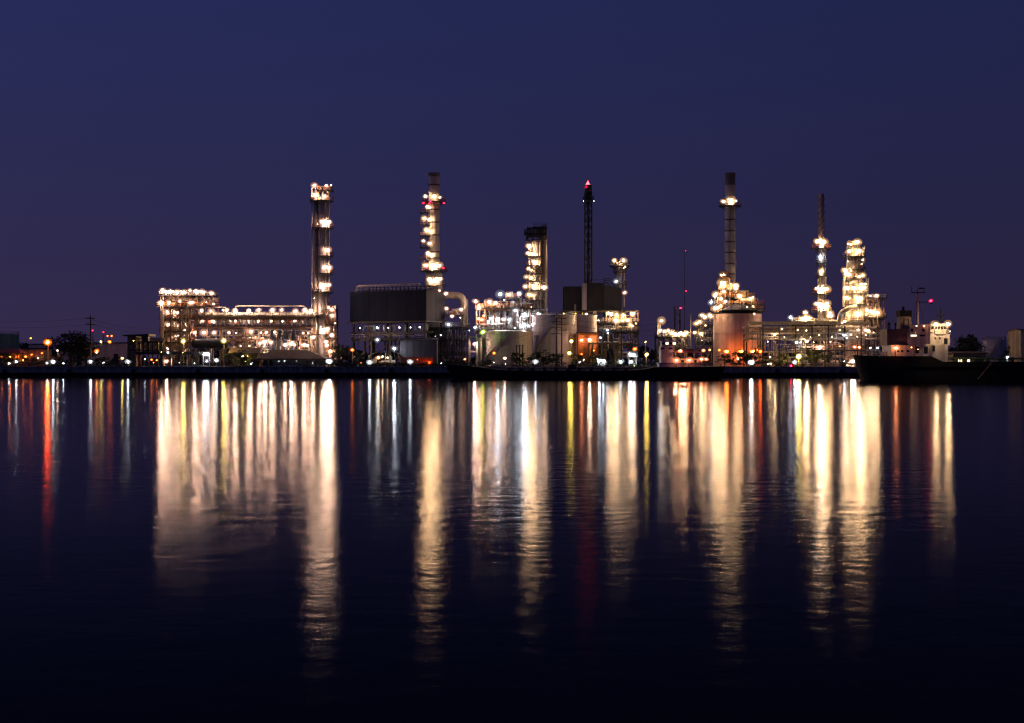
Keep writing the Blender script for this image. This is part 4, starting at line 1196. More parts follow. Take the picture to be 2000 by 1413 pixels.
# orange lit switch house
D = 450
sh = shed('switch_house', 'small building glowing orange under its own lamps', 1130, 1166, D, 652, 6, 'orange', 'panel_b', 3, .5)
sh.part('door', MB().box(X(1140, D), X(1147, D), D - .16, D - .1, GZ, Z(680, D)), 'brown')
sh.part('canopy', MB().box(X(1128, D), X(1168, D), D - 2.4, D - .02, Z(654, D), Z(651, D)), 'orange')
for px in (1129, 1150, 1167): column_part(sh, X(px, D), D - 2.2, GZ, Z(654, D), .25, 'orange', 'post')
lamps(sh, D - 2.8, [(1136, 665, 'q', .85), (1152, 664, 'p', 1.0), (1173, 660, 'w', .7)])
lamps(sh, D - 1.4, [(1160, 685, 'o', .5), (1136, 692, 'o', .5)])
D = 444
T = Thing('dark_rack', 'dark pipe stanchions between the orange building and the quay huts', 'refinery unit', (X(1185, D), D, GZ))
xs = [X(p, D) for p in (1150, 1158, 1176, 1184, 1200, 1207)]
frame(T, xs, [D, D + 4], [Z(669, D)], GZ, 'wood', .34, .8, random.Random(19))
T.part('tank', MB().lathe([(1.3, 0), (1.3, 4.4), (.8, 5), (.001, 5.1)], X(1192, D), D + 1.5, GZ, 16), 'panel')
equipment(T, xs[0], xs[-1], D, D + 3, GZ, 6, 61)

# ------------------------------------------------------------------ quay huts in the middle
D = 433
T = Thing('quay_hut', 'small white lit hut with railed ramp on the middle quay', 'hut', (X(1176, D), D, GZ))
T.part('wall', MB().box(X(1168, D), X(1183, D), D, D + 2.5, GZ, Z(703, D)), 'white')
T.part('roof', MB().box(X(1166, D), X(1185, D), D - .5, D + 3, Z(703, D) + .003, Z(701.5, D)), 'panel_l')
T.part('window', MB().box(X(1170, D), X(1176, D), D - .06, D - .003, GZ + .8, GZ + 1.5), 'glass')
T.part('ramp_rail', MB().bar((X(1183, D), D, GZ + 1.6), (X(1193, D), D, GZ + .1), .1), 'white')
lamps(T, D - .5, [(1171, 705, 'w', 1.0), (1178, 705, 'w', .9), (1167, 701, 'w', .35)])
T = Thing('guard_post', 'white framed guard post under the bright double lamp on the middle quay', 'hut', (X(1236, D), D, GZ))
for px in (1229, 1243):
    for y in (D, D + 2.4): column_part(T, X(px, D), y, GZ, Z(697, D), .2, 'white', 'post')
T.part('roof', MB().box(X(1226, D), X(1246, D), D - .4, D + 2.8, Z(697, D), Z(695.5, D)), 'white')
T.part('counter', MB().box(X(1230, D), X(1242, D), D + 1, D + 1.3, GZ, GZ + 1), 'white')
lamps(T, D - .6, [(1231, 692, 'w', 1.3), (1238, 693, 'w', 1.3), (1233, 707, 'w', 1.1), (1239, 715, 'g', .4)])

# ------------------------------------------------------------------ right half: heater with orange shell, second stack
D = 474
T = Thing('chimney_stack', 'plain round stack with dark red tip above the domed orange heater', 'chimney', (X(1426, D), D, GZ))
cx, rad = stack(T, 1426, D, 10.0, 10.6, 341, 612, (430, 452, 473, 494, 516, 536), 362)
platform(T, cx, D, Z(404, D), rad(50), rad(50) + 1.9, 0, 360, 'brown')
ladder(T, cx + rad(40) * .7, D - rad(40) * .85, Z(540, D), Z(404, D))
lamps(T, D - 2.7, [(1413, 394, 'a', 1.5), (1428, 392, 'a', 1.7), (1427, 396, 'a', 1.3), (1437, 393, 'a', .9)], True)

D = 470
T = Thing('domed_heater', 'round heater shell glowing orange with piped dome on top', 'furnace', (X(1440, D), D, GZ))
cx, r = X(1440, D), S(47, D)
zt = Z(614, D)
prof = [(r + .2, 0), (r + .2, .4), (r, .5), (r, 4.5), (r + .12, 4.55), (r + .12, 4.85), (r, 4.9), (r, 10), (r + .12, 10.05), (r + .12, 10.3), (r, 10.35), (r, zt - GZ)]
T.part('shell', MB().lathe(prof, cx, D, GZ, 56), 'heater')
T.part('cone_roof', MB().lathe([(r + .15, .003), (r * .86, 2.0), (r * .6, 3.2), (r * .34, 4.0), (r * .34, 6.5)], cx, D, zt, 44), 'panel_l')
platform(T, cx, D, Z(608, D), r * .84, r + 1.2, 0, 360, 'orange')
for i in range(14):
    a = math.radians(186 + i * 13)
    T.part('rib', MB().bar((cx + (r + .12) * math.cos(a), D + (r + .12) * math.sin(a), zt - 1.4), (cx + r * .84 * math.cos(a), D + r * .84 * math.sin(a), zt + 2.1), .16), 'white')
platform(T, cx - 2, D, Z(585, D), r * .3, r * .62, 0, 360, 'brown')
# convection section: stepped tower of decks and pipework leaning up to the stack
xs = [X(p, D - 2) for p in (1398, 1412, 1426, 1440, 1462, 1480)]
for z, a, b in ((Z(598, D), 1394, 1488), (Z(583, D), 1398, 1470), (Z(569, D), 1402, 1440), (Z(553, D), 1403, 1424), (Z(543, D), 1405, 1421)):
    deck(T, X(a, D), X(b, D), D - 5, D + 1, z, 'orange')
for px, yt in ((1404, 543), (1421, 543), (1440, 569), (1398, 583), (1470, 583), (1487, 598), (1412, 553)):
    for y in (D - 4.8, D + .6): column_part(T, X(px, D), y, Z(612, D), Z(yt, D), .3, 'brown')
for i, (py, a, b, n) in enumerate(((598, 1396, 1486, 13), (583, 1400, 1468, 10), (569, 1404, 1438, 7), (553, 1405, 1422, 4), (543, 1407, 1420, 4))):
    equipment(T, X(a, D), X(b, D), D - 4.3, D - .5, Z(py, D) + .25, n, 90 + i, .62)
    pipes(T, X(a, D), X(b, D), D - 4.6, D, Z(py, D), Z(py, D) + 2.2, n, 100 + i, (.07, .2), ('tan', 'steel', 'tan', 'orange'))
drum(T, X(1442, D), X(1467, D), D - 4.4, Z(588, D), S(5, D), 'tan')
T.part('davit', MB().tube([(X(1432, D), D - 4, Z(570, D)), (X(1458, D), D - 4, Z(570, D))], .2, 7), 'tan')
lamps(T, D - 6.0, [(1412, 554, 'a', 2.0), (1409, 538, 'a', .7), (1414, 537, 'a', .6), (1437, 559, 'a', 1.9), (1437, 564, 'a', 1.4), (1414, 570, 'a', 1.0), (1398, 575, 'a', 1.5), (1396, 578, 'a', 1.1), (1445, 579, 'a', 1.6), (1466, 584, 'a', 1.4), (1470, 581, 'a', .6),
                   (1389, 591, 'w', 1.4), (1408, 584, 'a', 1.0), (1417, 589, 'w', .8), (1408, 598, 'a', 1.1), (1397, 603, 'a', 1.5), (1402, 601, 'a', 1.0), (1471, 599, 'a', .6), (1459, 600, 'a', .5), (1435, 601, 'a', .4), (1473, 613, 'a', .6), (1386, 616, 'a', 1.2), (1389, 619, 'a', 1.1), (1377, 620, 'a', 1.5), (1371, 616, 'a', 1.1)])
for px in (1418, 1446, 1468): # uplights hidden behind the bank shrubs
    globe(T, 'o', lamp(T, px, 687, D - r - 4.5, 'o', 1.2), (.3, 0, 0), 1, 2)
lamps(T, D - r - 5, [(1405, 684, 'o', .6), (1480, 684, 'o', .6)])
# stair tower left of the heater
D = 455
T = Thing('stair_tower', 'open stair tower with stepped lamps left of the orange heater', 'refinery unit', (X(1375, D), D, GZ))
xs = [X(p, D) for p in (1362, 1376, 1391)]
zs = [Z(p, D) for p in (684, 670, 655, 637)]
frame(T, xs, [D, D + 4], zs, GZ, 'dark', .32, .6, random.Random(23))
for z in zs: deck(T, xs[0] - .3, xs[-1] + .3, D - .4, D + 4.3, z, 'steel')
stairs(T, xs[0], xs[1], D - .8, zs[0], zs[1]); stairs(T, xs[1], xs[0], D - .8, zs[1], zs[2]); stairs(T, xs[0], xs[1], D - .8, zs[2], zs[3])
column_part(T, X(1349, D), D, GZ, Z(612, D), .3, 'steel', 'mast')
equipment(T, xs[0], xs[-1], D + .5, D + 3, zs[2] + .2, 3, 7, .6)
pipes(T, xs[0], xs[-1], D - .2, D + 3.5, GZ + 1, zs[3] + 1.5, 16, 71, (.08, .18))
lamps(T, D - 1.2, [(1360, 632, 'a', 1.2), (1366, 629, 'a', 1.3), (1357, 650, 'a', 1.0), (1369, 652, 'a', .9), (1378, 636, 'a', .6), (1372, 656, 'a', .3), (1371, 665, 'a', .3)])

# distant unit between the ship bridge and the heater
D = 505
T = Thing('distant_unit', 'distant low unit with a cluster of bright lamps above the moored ship bridge', 'refinery unit', (X(1312, D), D, GZ))
xs = [X(p, D) for p in (1284, 1300, 1316, 1332, 1346)]
frame(T, xs, [D, D + 8], [Z(676, D), Z(658, D)], GZ, 'dark', .4, .4, random.Random(29))
deck(T, xs[0] - .4, xs[-1] + .4, D - .6, D + 8.4, Z(658, D), 'steel')
T.part('cabin', MB().box(X(1284, D), X(1291, D), D + 1, D + 5, Z(658, D), Z(632, D)), 'beige')
equipment(T, xs[0], xs[-1], D + .3, D + 5, Z(658, D) + .25, 8, 36)
pipes(T, xs[0], xs[-1], D, D + 6, GZ + 1, Z(645, D), 20, 37)
lamps(T, D - 1.4, [(1292, 627, 'a', 1.7), (1290, 645, 'w', 1.1), (1298, 647, 'a', 1.1), (1305, 646, 'a', 1.1), (1314, 651, 'a', 1.4), (1319, 653, 'a', 1.3), (1329, 651, 'a', 1.2), (1336, 653, 'a', 1.5), (1341, 650, 'a', 1.1)])
D = 520
T = Thing('beacon_tower', 'dark lattice tower with a red beacon left of the orange heater', 'tower', (X(1323, D), D, GZ))
for sx in (-1, 1):
    for sy in (-1, 1): T.part('leg', MB().bar((X(1323, D) + sx * 1.1, D + sy * 1.1, GZ), (X(1323, D) + sx * .8, D + sy * .8, Z(606, D)), .28), 'dark')
for i in range(8):
    za, zb2 = GZ + i * 2.3, GZ + (i + 1) * 2.3
    T.part('lattice', MB().bar((X(1323, D) - 1, D - 1, za), (X(1323, D) + 1, D - 1, zb2), .16).bar((X(1323, D) + 1, D - 1, za), (X(1323, D) - 1, D - 1, zb2), .16), 'dark')
deck(T, X(1316, D), X(1330, D), D - 1.3, D + 1.3, Z(607, D), 'dark')
lamps(T, D - 1.6, [(1329.5, 602, 'r', .85)])
T = Thing('radio_mast', 'thin radio mast with two red lights right of the middle stacks', 'mast', (X(1340, D), D + 4, GZ))
T.part('pole', MB().tube([(X(1339.5, D), D + 4, GZ), (X(1339.5, D), D + 4, Z(486, D))], [.16, .05], 6), 'dark')
lamps(T, D + 3.6, [(1340, 569, 'r', .5), (1339.5, 490, 'r', .28)])

# ------------------------------------------------------------------ pipe rack on the right
D = 452
T = Thing('pipe_rack', 'long horizontal pipe rack running in front of the right columns', 'pipe rack', (X(1590, D), D, GZ))
pxs = [1458, 1490, 1522, 1554, 1586, 1618, 1650, 1682, 1714]
xs = [X(p, D) for p in pxs]
for x in xs:
    for y in (D, D + 5): column_part(T, x, y, GZ, Z(637, D), .36, 'dark')
    for py in (640, 652, 662): T.part('cross_beam', MB().box(x - .15, x + .15, D - .3, D + 5.3, Z(py, D) - .5, Z(py, D) - .2), 'dark')
k = 0
for py in (640, 652, 662):
    for j in range(5):
        y = D + .2 + j * 1.05; rr = (.16, .24, .12, .2, .28)[(j + k) % 5]
        T.part('pipe', MB().tube([(xs[0] - 1.2 + j * .2, y, Z(py, D) - .2 + rr), (xs[-1] + 1, y, Z(py, D) - .2 + rr)], rr, 8), ('tan', 'steel', 'white', 'panel_l', 'tan')[(j + 2 * k) % 5])
    k += 1
for j in range(3):
    T.part('loop_pipe', MB().tube([(X(1480, D), D - .6 - j * .3, Z(634 - j * 2.2, D)), (X(1461 - j * 2, D), D - .6 - j * .3, Z(634 - j * 2.2, D)), (X(1461 - j * 2, D), D - .6 - j * .3, Z(668, D))], .16, 8, 1.0), 'steel')
    T.part('long_pipe', MB().tube([(X(1480, D), D - .6 - j * .3, Z(634 - j * 2.2, D)), (X(1700, D), D - .6 - j * .3, Z(634 - j * 2.2, D))], .16, 8), 'steel')
for py in (657, 667):
    mb = MB(); railing_line(mb, [(xs[0], D - .4, Z(py, D)), (xs[-1], D - .4, Z(py, D))], 1.1, .05, 2.0); T.part('railing', mb, 'steel')
equipment(T, X(1480, D), X(1720, D), D + .5, D + 4.5, GZ, 22, 44, 1.1)
pipes(T, X(1470, D), X(1720, D), D, D + 4.6, GZ + .6, Z(640, D), 70, 45, (.08, .2))
lamps(T, D - 1.1, [(1527, 643, 'a', .5), (1558, 645, 'a', .5), (1513, 654, 'a', .8), (1532, 659, 'a', .3), (1575, 646, 'a', .6), (1600, 655, 'a', .4), (1676, 645, 'p', .9), (1691, 645, 'p', 1.0), (1697, 647, 'p', .7), (1649, 655, 'w', .8), (1654, 660, 'w', .5), (1625, 659, 'a', .4), (1583, 659, 'a', .3), (1556, 669, 'w', 1.0), (1564, 669, 'a', .4), (1576, 667, 'a', 1.0),
                   (1589, 669, 'a', .4), (1662, 654, 'a', .5), (1691, 655, 'a', .4), (1674, 658, 'a', .35), (1669, 678, 'q', .8), (1678, 679, 'q', .8), (1601, 679, 'p', 1.6)])
lamps(T, D + 2.2, [(1480, 653, 'a', .5), (1500, 668, 'a', .4), (1540, 651, 'a', .5), (1610, 646, 'a', .5), (1640, 645, 'a', .6), (1622, 668, 'q', .5), (1650, 676, 'q', .6), (1640, 678, 'q', .6), (1706, 650, 'a', .5)])

# ------------------------------------------------------------------ right slim stack with helical strakes
D = 474
T = Thing('straked_stack', 'slim stack with spiral strakes on its top and lit platforms', 'chimney', (X(1604, D), D, GZ))
cx = X(1604, D)
r = S(5.0, D)
T.part('flue', MB().lathe([(r * 1.45, 0), (r * 1.4, Z(597, D) - GZ), (r, Z(590, D) - GZ), (r, Z(379, D) - GZ), (r * .85, Z(379, D) - GZ), (r * .85, Z(382, D) - GZ)], cx, D, GZ, 20), 'stack')
for j in range(3):
    mb = MB(); n = 60; za, zb2 = Z(466, D), Z(381, D)
    pts = []
    for i in range(n + 1):
        a = j * 2.094 + i / n * 2 * math.pi * 2.2
        pts.append((cx + (r + .1) * math.cos(a), D + (r + .1) * math.sin(a), za + (zb2 - za) * i / n))
    T.part('strake', mb.tube(pts, .15, 5), 'brown')
for py in (487, 576, 610): platform(T, cx, D, Z(py, D), r, r + 2.3, 0, 360, 'orange')
for py in (516, 541): platform(T, cx, D, Z(py, D), r, r + 1.0, 180, 360, 'steel')
for a, b in ((487, 516), (516, 541), (541, 576), (576, 610)): ladder(T, cx + .8, D - r - .2, Z(b, D), Z(a, D))
T.part('riser_pipe', MB().tube([(X(1597, D), D - .8, Z(640, D)), (X(1597, D), D - .8, Z(545, D)), (cx, D, Z(540, D))], .2, 8, .6), 'tan')
T.part('side_pot', MB().lathe([(1.1, 0), (1.1, 6), (.6, 6.8), (.001, 7)], X(1616, D), D - 1, Z(640, D), 14), 'tan')
lamps(T, D - r - 1.6, [(1596, 472, 'a', 1.5), (1609, 473, 'a', 1.8), (1602, 502, 'w', 1.2), (1602, 507, 'w', .8), (1604, 530, 'a', 1.3), (1604, 536, 'a', 1.0), (1594, 564, 'a', .9), (1604, 565, 'a', 1.6), (1614, 565, 'a', 1.6), (1594, 594, 'a', 1.2), (1603, 594, 'a', 1.6), (1608, 597, 'a', 1.5), (1615, 593, 'a', 1.5)], True)

D = 470
T = Thing('exchanger_deck', 'lit exchanger deck spreading under the slim straked stack', 'refinery unit', (X(1595, D), D, GZ))
xs = [X(p, D) for p in (1548, 1566, 1586, 1606, 1626, 1642)]
frame(T, xs, [D, D + 8], [Z(662, D), Z(634, D)], GZ, 'dark', .4, .3, random.Random(31))
deck(T, xs[0] - .4, xs[-1] + .4, D - .7, D + 8.4, Z(634, D), 'steel')
equipment(T, xs[0], X(1590, D), D, D + 5, Z(634, D) + .25, 12, 46, .8); equipment(T, X(1612, D), xs[-1], D, D + 5, Z(634, D) + .25, 5, 47, .8)
pipes(T, xs[0], xs[-1], D - .5, D + 6, Z(660, D), Z(622, D), 40, 48, (.09, .24))
for py, a, b in ((622, 1546, 1590), (627, 1552, 1640)):
    T.part('header_pipe', MB().tube([(X(a, D), D - 1, Z(634, D)), (X(a, D), D - 1, Z(py, D)), (X(b, D), D - 1, Z(py, D)), (X(b, D), D - 1, Z(634, D))], .24, 8, .7), 'tan')
lamps(T, D - 1.8, [(1544, 620, 'w', 1.5), (1573, 611, 'a', 1.4), (1566, 622, 'a', 1.2), (1574, 621, 'a', 1.6), (1580, 622, 'a', 1.2), (1621, 612, 'a', 1.5), (1623, 617, 'a', 1.5), (1618, 617, 'a', 1.0), (1644, 615, 'a', .9)])

# ------------------------------------------------------------------ right broad column
D = 470
T = Thing('broad_column', 'broad gold-lit column group with curved inlet pipe at the right', 'refinery column', (X(1668, D), D, GZ))
cx, _, r = vessel(T, 1667, D, 13.5, 476, 714, 'tan', (520, 548, 566, 590, 620), 'upper_shell')
T.part('lower_shell', MB().lathe([(S(19, D), 0), (S(19, D), Z(553, D) - GZ), (S(14, D), Z(546, D) - GZ)], cx + .5, D, GZ, 32), 'tan')
for py in (503, 530): platform(T, cx, D, Z(py, D), r, r + 1.6, 150, 390, 'brown')
platform(T, cx, D, Z(544, D), r, S(21, D), 150, 400, 'brown')
for py in (576, 596, 628): platform(T, cx + .5, D, Z(py, D), S(19, D), S(23, D), 150, 400, 'brown')
deck(T, X(1655, D), X(1680, D), D - 2.4, D + 1.6, Z(482, D), 'brown')
equipment(T, X(1657, D), X(1678, D), D - 2, D, Z(482, D) + .2, 5, 55, .55)
for a, b, px in ((482, 503, 1683), (503, 530, 1684), (530, 544, 1684), (544, 576, 1690), (576, 596, 1690), (596, 628, 1690)): ladder(T, X(px, D), D - 2.2, Z(b, D), Z(a, D))
T.part('downcomer', MB().tube([(X(1662, D), D - 2.2, Z(539, D)), (X(1650, D), D - 2.2, Z(531, D)), (X(1645, D), D - 2.6, Z(545, D)), (X(1645, D), D - 2.6, Z(600, D))], .42, 10, 1.6), 'tan')
T.part('inlet_pipe', MB().tube([(X(1668, D), D - 3, Z(600, D)), (X(1650, D), D - 4, Z(604, D)), (X(1637, D), D - 4, Z(612, D)), (X(1632, D), D - 4, Z(640, D))], .8, 12, 2.5), 'tan')
lamps(T, D - 3.6, [(1657, 477, 'a', .7), (1662, 478, 'a', .7), (1675, 473, 'a', 1.5), (1659, 491, 'a', 1.6), (1678, 491, 'a', 1.7), (1656, 511, 'a', .4), (1685, 508, 'a', .7), (1683, 516, 'a', .5), (1650, 529, 'a', 1.5), (1658, 537, 'a', 1.6), (1662, 529, 'a', .8), (1678, 541, 'a', 1.5), (1685, 538, 'a', 1.5)])
lamps(T, D - 4.4, [(1655, 563, 'a', 1.7), (1667, 563, 'a', 1.7), (1677, 563, 'a', .7), (1687, 563, 'a', 1.6), (1683, 555, 'a', .9), (1690, 555, 'a', .8), (1653, 582, 'a', 1.7), (1658, 583, 'a', 1.2), (1680, 583, 'a', 1.7), (1673, 612, 'a', 1.3), (1679, 614, 'a', 1.4), (1643, 615, 'w', .9), (1650, 629, 'a', 1.7), (1645, 631, 'a', 1.0)])
xs = [X(p, D) for p in (1690, 1701, 1712, 1722)]
frame(T, xs, [D - 3, D + 3], [Z(650, D), Z(622, D), Z(585, D)], GZ, 'brown', .32, .6, random.Random(37))
for py in (622, 585): deck(T, xs[0] - .3, xs[-1] + .8, D - 3.5, D + 3.3, Z(py, D), 'steel')
equipment(T, xs[0], xs[-1], D - 2.6, D + 2, Z(622, D) + .25, 6, 57, .8)
pipes(T, xs[0], xs[-1], D - 2.8, D + 2, Z(660, D), Z(590, D), 18, 58, (.09, .22))
for px in (1697, 1709, 1718): vessel(T, px, D - 1.2, 3.2, 592, 640, 'tan', (610,), 'vessel', 14)
lamps(T, D - 4.2, [(1693, 606, 'a', 1.5), (1700, 608, 'a', 1.2), (1706, 609, 'a', 1.5), (1713, 611, 'a', 1.5), (1692, 614, 'a', 1.1), (1712, 578, 'p', 1.3), (1700, 578, 'a', .4)])
column_part(T, X(1708, D), D - 4, GZ, Z(580, D), .22, 'steel', 'lamp_post')

# ------------------------------------------------------------------ right foreground bank
for i, (px, w, yt, v, lab) in enumerate([(1415, 36, 690, 0, 'dark shrub before the left foot of the orange heater'), (1445, 44, 684, 1, 'tall dark shrub before the middle of the orange heater'), (1470, 34, 690, 2, 'dark shrub before the right foot of the orange heater'), (1500, 30, 694, 0, 'shrub right of the small orange quay lamp'), (1528, 26, 692, 1, 'shrub left of the big yellow lamp')]):
    shrub(lab, px, 436 + (i % 2), yt, w, v)
tree('leafy_tree', 'round leafy tree right of the big yellow lamp', 1592, 440, 680, 46, 'round', 0, None, .25)
tree('leafy_tree', 'small leafy tree beside the beige screens', 1618, 442, 684, 26, 'round', 1, None, .25)
for i, (a, b) in enumerate(((1580, 1607), (1614, 1640))):
    T = Thing('screen_wall', ['left', 'right'][i] + ' one of two plain beige screens on the quay', 'screen', (X((a + b) / 2, 433), 433, GZ))
    T.part('panel', MB().box(X(a, 433), X(b, 433), 433, 433.25, GZ + .1, Z(709.5, 433)), 'beige')
    for px in (a + 2, b - 2): T.part('post', MB().box(X(px, 433) - .1, X(px, 433) + .1, 433.26, 433.46, GZ, Z(708.5, 433)), 'steel')
D = 436
T = Thing('walkway_bridge', 'raised walkway deck with lit platform above the beige screens', 'walkway', (X(1630, D), D, GZ))
T.part('deck', MB().box(X(1585, D), X(1690, D), D, D + 2.5, Z(686, D), Z(683.5, D)), 'dark')
for px in (1588, 1612, 1634, 1650, 1672): column_part(T, X(px, D), D + 1.2, GZ, Z(686, D), .28, 'dark', 'post')
mb = MB(); railing_line(mb, [(X(1612, D), D + .1, Z(683.5, D)), (X(1690, D), D + .1, Z(683.5, D))], 1.0, .05, 1.8); T.part('railing', mb, 'steel')
D = 432.5
T = Thing('white_kiosk', 'white kiosk with bright lamp beside the tanker stern', 'hut', (X(1668, D), D, GZ))
T.part('wall', MB().box(X(1657, D), X(1677, D), D, D + 2.2, GZ, Z(709, D)), 'white')
T.part('roof', MB().box(X(1655, D), X(1679, D), D - .4, D + 2.6, Z(709, D) + .003, Z(707.8, D)), 'white')
T.part('window', MB().box(X(1660, D), X(1666, D), D - .06, D - .003, GZ + .4, GZ + .9), 'glass')
T.part('meter_box', MB().box(X(1652, D), X(1656, D), D - .4, D + .4, GZ, Z(713, D)), 'beige')
lamps(T, D - .6, [(1664, 706, 'p', 1.1), (1670, 704, 'w', 1.1), (1655, 714, 'a', .4), (1649, 706, 'w', .4)])

# right background
tree('spreading_tree', 'dark ragged tree behind the tanker bow deck', 1892, 470, 650, 52, 'wide', 0, None, .2)
tree('spreading_tree', 'lower dark tree right of the ragged tree', 1905, 468, 668, 40, 'dark', 1, None, .2)
tree('spreading_tree', 'dark tree at the right edge by the beige wall', 1986, 460, 664, 40, 'dark', 0, None, .2)
tree('spreading_tree', 'low dark tree left of the right edge wall', 1968, 466, 684, 30, 'round', 0, None, .2)
storage_tank('storage_tank', 'small pale tank behind the tanker at far right', 1942, 480, 22, 665, 'tank', rings=2)
sh = shed('end_building', 'tall beige building cut off by the right edge', 1994, 2040, 450, 645, 12, 'beige', 'roof', 4, .3)
sh = shed('dock_house', 'low dock house with lit windows behind the tanker', 1862, 1925, 446, 690, 6, 'wood', 'roof', 5, .5)
for i, px in enumerate((1868, 1876, 1888, 1898)):
    sh.part('window', MB().box(X(px, 446), X(px + 6, 446), 445.82, 445.9, GZ + .9, GZ + 2.4), LM['k'] if i < 3 else 'glass')

# ------------------------------------------------------------------ distant tree belt
mb = MB(); g = random.Random(99)
for i in range(9000):
    x = g.uniform(-330, 330); y = g.uniform(690, 720)
    h = 7 + 3.0 * math.sin(x * .05) + 2.0 * math.sin(x * .13 + 1)
    z = GZ + g.random() ** .6 * h
    u = Vector((g.uniform(-1, 1), g.uniform(-.3, .3), g.uniform(-1, 1))).normalized()
    t = u.cross(Vector((0, 1, 0))).normalized(); L = g.uniform(.5, 1.3); p = Vector((x, y, z))
    mb.add([p - u * L, p + t * L * .6, p + u * L, p - t * L * .6], [(0, 1, 2, 3)])
g2 = random.Random(5)
um = MB()
for i in range(9000):
    px = g2.uniform(-5, 262) if i % 2 else g2.uniform(880, 1290)
    y = QY + g2.uniform(.2, 4.5); x = X(px, y)
    z = GZ - .5 + g2.random() ** 1.6 * (1.9 + .8 * math.sin(x * .7) + .5 * math.sin(x * 1.9)) - (.5 if y < QY + 1 else 0)
    u = Vector((g2.uniform(-1, 1), g2.uniform(-1, 1), g2.uniform(-.5, 1))).normalized(); t = u.cross(Vector((g2.uniform(-1, 1), 1, .3))).normalized(); L = g2.uniform(.1, .32); p = Vector((x, y, z))
    um.add([p - u * L, p + t * L * .35, p + u * L, p - t * L * .35], [(0, 1, 2, 3)])
solo('undergrowth', um, 'leaf', 'rough scrub and weeds overhanging the quay edge', 'undergrowth', (0, QY, GZ), kind='stuff')
solo('treeline', mb, 'leaf_d', 'dark belt of distant trees far behind the refinery', 'trees', (0, 700, GZ), kind='stuff')

# ------------------------------------------------------------------ moored ships
def hull_mesh(st, cy_):
    """st: (x at deck, x at waterline, half breadth deck, half breadth waterline, deck height)."""
    mb = MB(); vs = []; fs = []
    for xd, xw, bd, bw, zd in st:
        for s in (-1, 1):
            vs += [(xd, cy_ + s * bd, zd), (xd + (xw - xd) * .35, cy_ + s * (bd + (bw - bd) * .25), zd * .6), (xw, cy_ + s * bw, .0), (xw, cy_ + s * bw * .85, -.8)]
    n = len(st)
    for i in range(n - 1):
        a, b = i * 8, (i + 1) * 8
        for k in range(3):
            fs.append((a + k, a + k + 1, b + k + 1, b + k))
            fs.append((a + 4 + k, b + 4 + k, b + 5 + k, a + 5 + k))
        fs.append((a, b, b + 4, a + 4))
    fs.append((0, 4, 5, 1)); fs.append((1, 5, 6, 2)); fs.append((2, 6, 7, 3))
    a = (n - 1) * 8
    fs += [(a, a + 1, a + 5, a + 4), (a + 1, a + 2, a + 6, a + 5), (a + 2, a + 3, a + 7, a + 6)]
    return mb.add(vs, fs, False)


def house(T, name, x0, x1, y0, y1, z0, z1, m='white', windows=(), wz=None, wsize=(.5, .55), lit=(), overhang=.0):
    o = T.part(name, MB().box(x0, x1, y0, y1, z0, z1), m)
    for i, wx in enumerate(windows):
        zc = wz if wz is not None else (z0 + z1) / 2
        T.part('window', MB().box(wx - wsize[0] / 2, wx + wsize[0] / 2, y0 - .05, y0 - .003, zc - wsize[1] / 2, zc + wsize[1] / 2), LM['k'] if i in lit else 'glass', o)
    if overhang:
        T.part('deck_edge', MB().box(x0 - overhang, x1 + overhang, y0 - overhang, y1 + overhang, z1 + .003, z1 + .16), m, o)
    return o


# --- tanker on the right
D = 350.0
T = Thing('tanker_ship', 'black-hulled coastal tanker with lit white wheelhouse moored at the right', 'ship', (X(1850, D), D, 0))
def sx(p): return X(p, D - 5)
def sz(p): return Z(p, D - 5)
zp, zm = sz(696), sz(707)
st = [(sx(1678), sx(1694), 1.2, .5, zp + .25), (sx(1682), sx(1695), 2.9, 2.0, zp + .2), (sx(1691), sx(1701), 4.3, 3.7, zp + .12), (sx(1715), sx(1720), 5.0, 4.7, zp), (sx(1760), sx(1760), 5.2, 5.1, zp), (sx(1818), sx(1818), 5.2, 5.2, zp),
      (sx(1842), sx(1842), 5.2, 5.2, zm), (sx(1900), sx(1900), 5.2, 5.2, zm), (sx(2060), sx(2060), 5.2, 5.2, zm), (sx(2120), sx(2110), 4.6, 3.8, zm + .8), (sx(2160), sx(2145), 2.6, 1.6, zm + 1.8), (sx(2182), sx(2160), .2, .15, zm + 2.3)]
T.part('hull', hull_mesh(st, D), 'hull')
T.part('rubbing_strake', MB().box(sx(1700), sx(2060), D - 5.34, D - 5.21, zm - 1.2, zm - .95), 'hull')
y0 = D - 5.0
# poop deckhouse
house(T, 'poop_house', sx(1742), sx(1786), y0 + .5, D + 4, zp, sz(676), 'white', [sx(p) for p in (1755, 1763, 1774)], sz(686), (.5, .5), (), .25)
house(T, 'lower_house', sx(1787), sx(1822), y0 + .3, D + 4.2, zp, sz(675), 'white', [sx(p) for p in (1792, 1809)], sz(684), (.9, 1.5))
house(T, 'boat_deck_house', sx(1736), sx(1775), y0 + 1.6, D + 3.5, sz(676) + .2, sz(643), 'brown', [], None)
house(T, 'mid_house', sx(1776), sx(1810), y0 + .6, D + 4, sz(675) + .004, sz(652), 'white', [sx(p) for p in (1786, 1803)], sz(651.5) - .5, (1.3, .35), (0,), .3)
house(T, 'upper_house', sx(1779), sx(1811), y0 + 1.2, D + 3.6, sz(652) + .17, sz(637), 'white', [sx(p) for p in (1784, 1806)], sz(645), (.6, .7), (), .3)
o = house(T, 'accommodation', sx(1809.5), sx(1858), y0 + 1.0, D + 4, sz(675) + .01, sz(653), 'white', [sx(p) for p in (1812, 1829, 1838)], sz(661), (.35, .45))
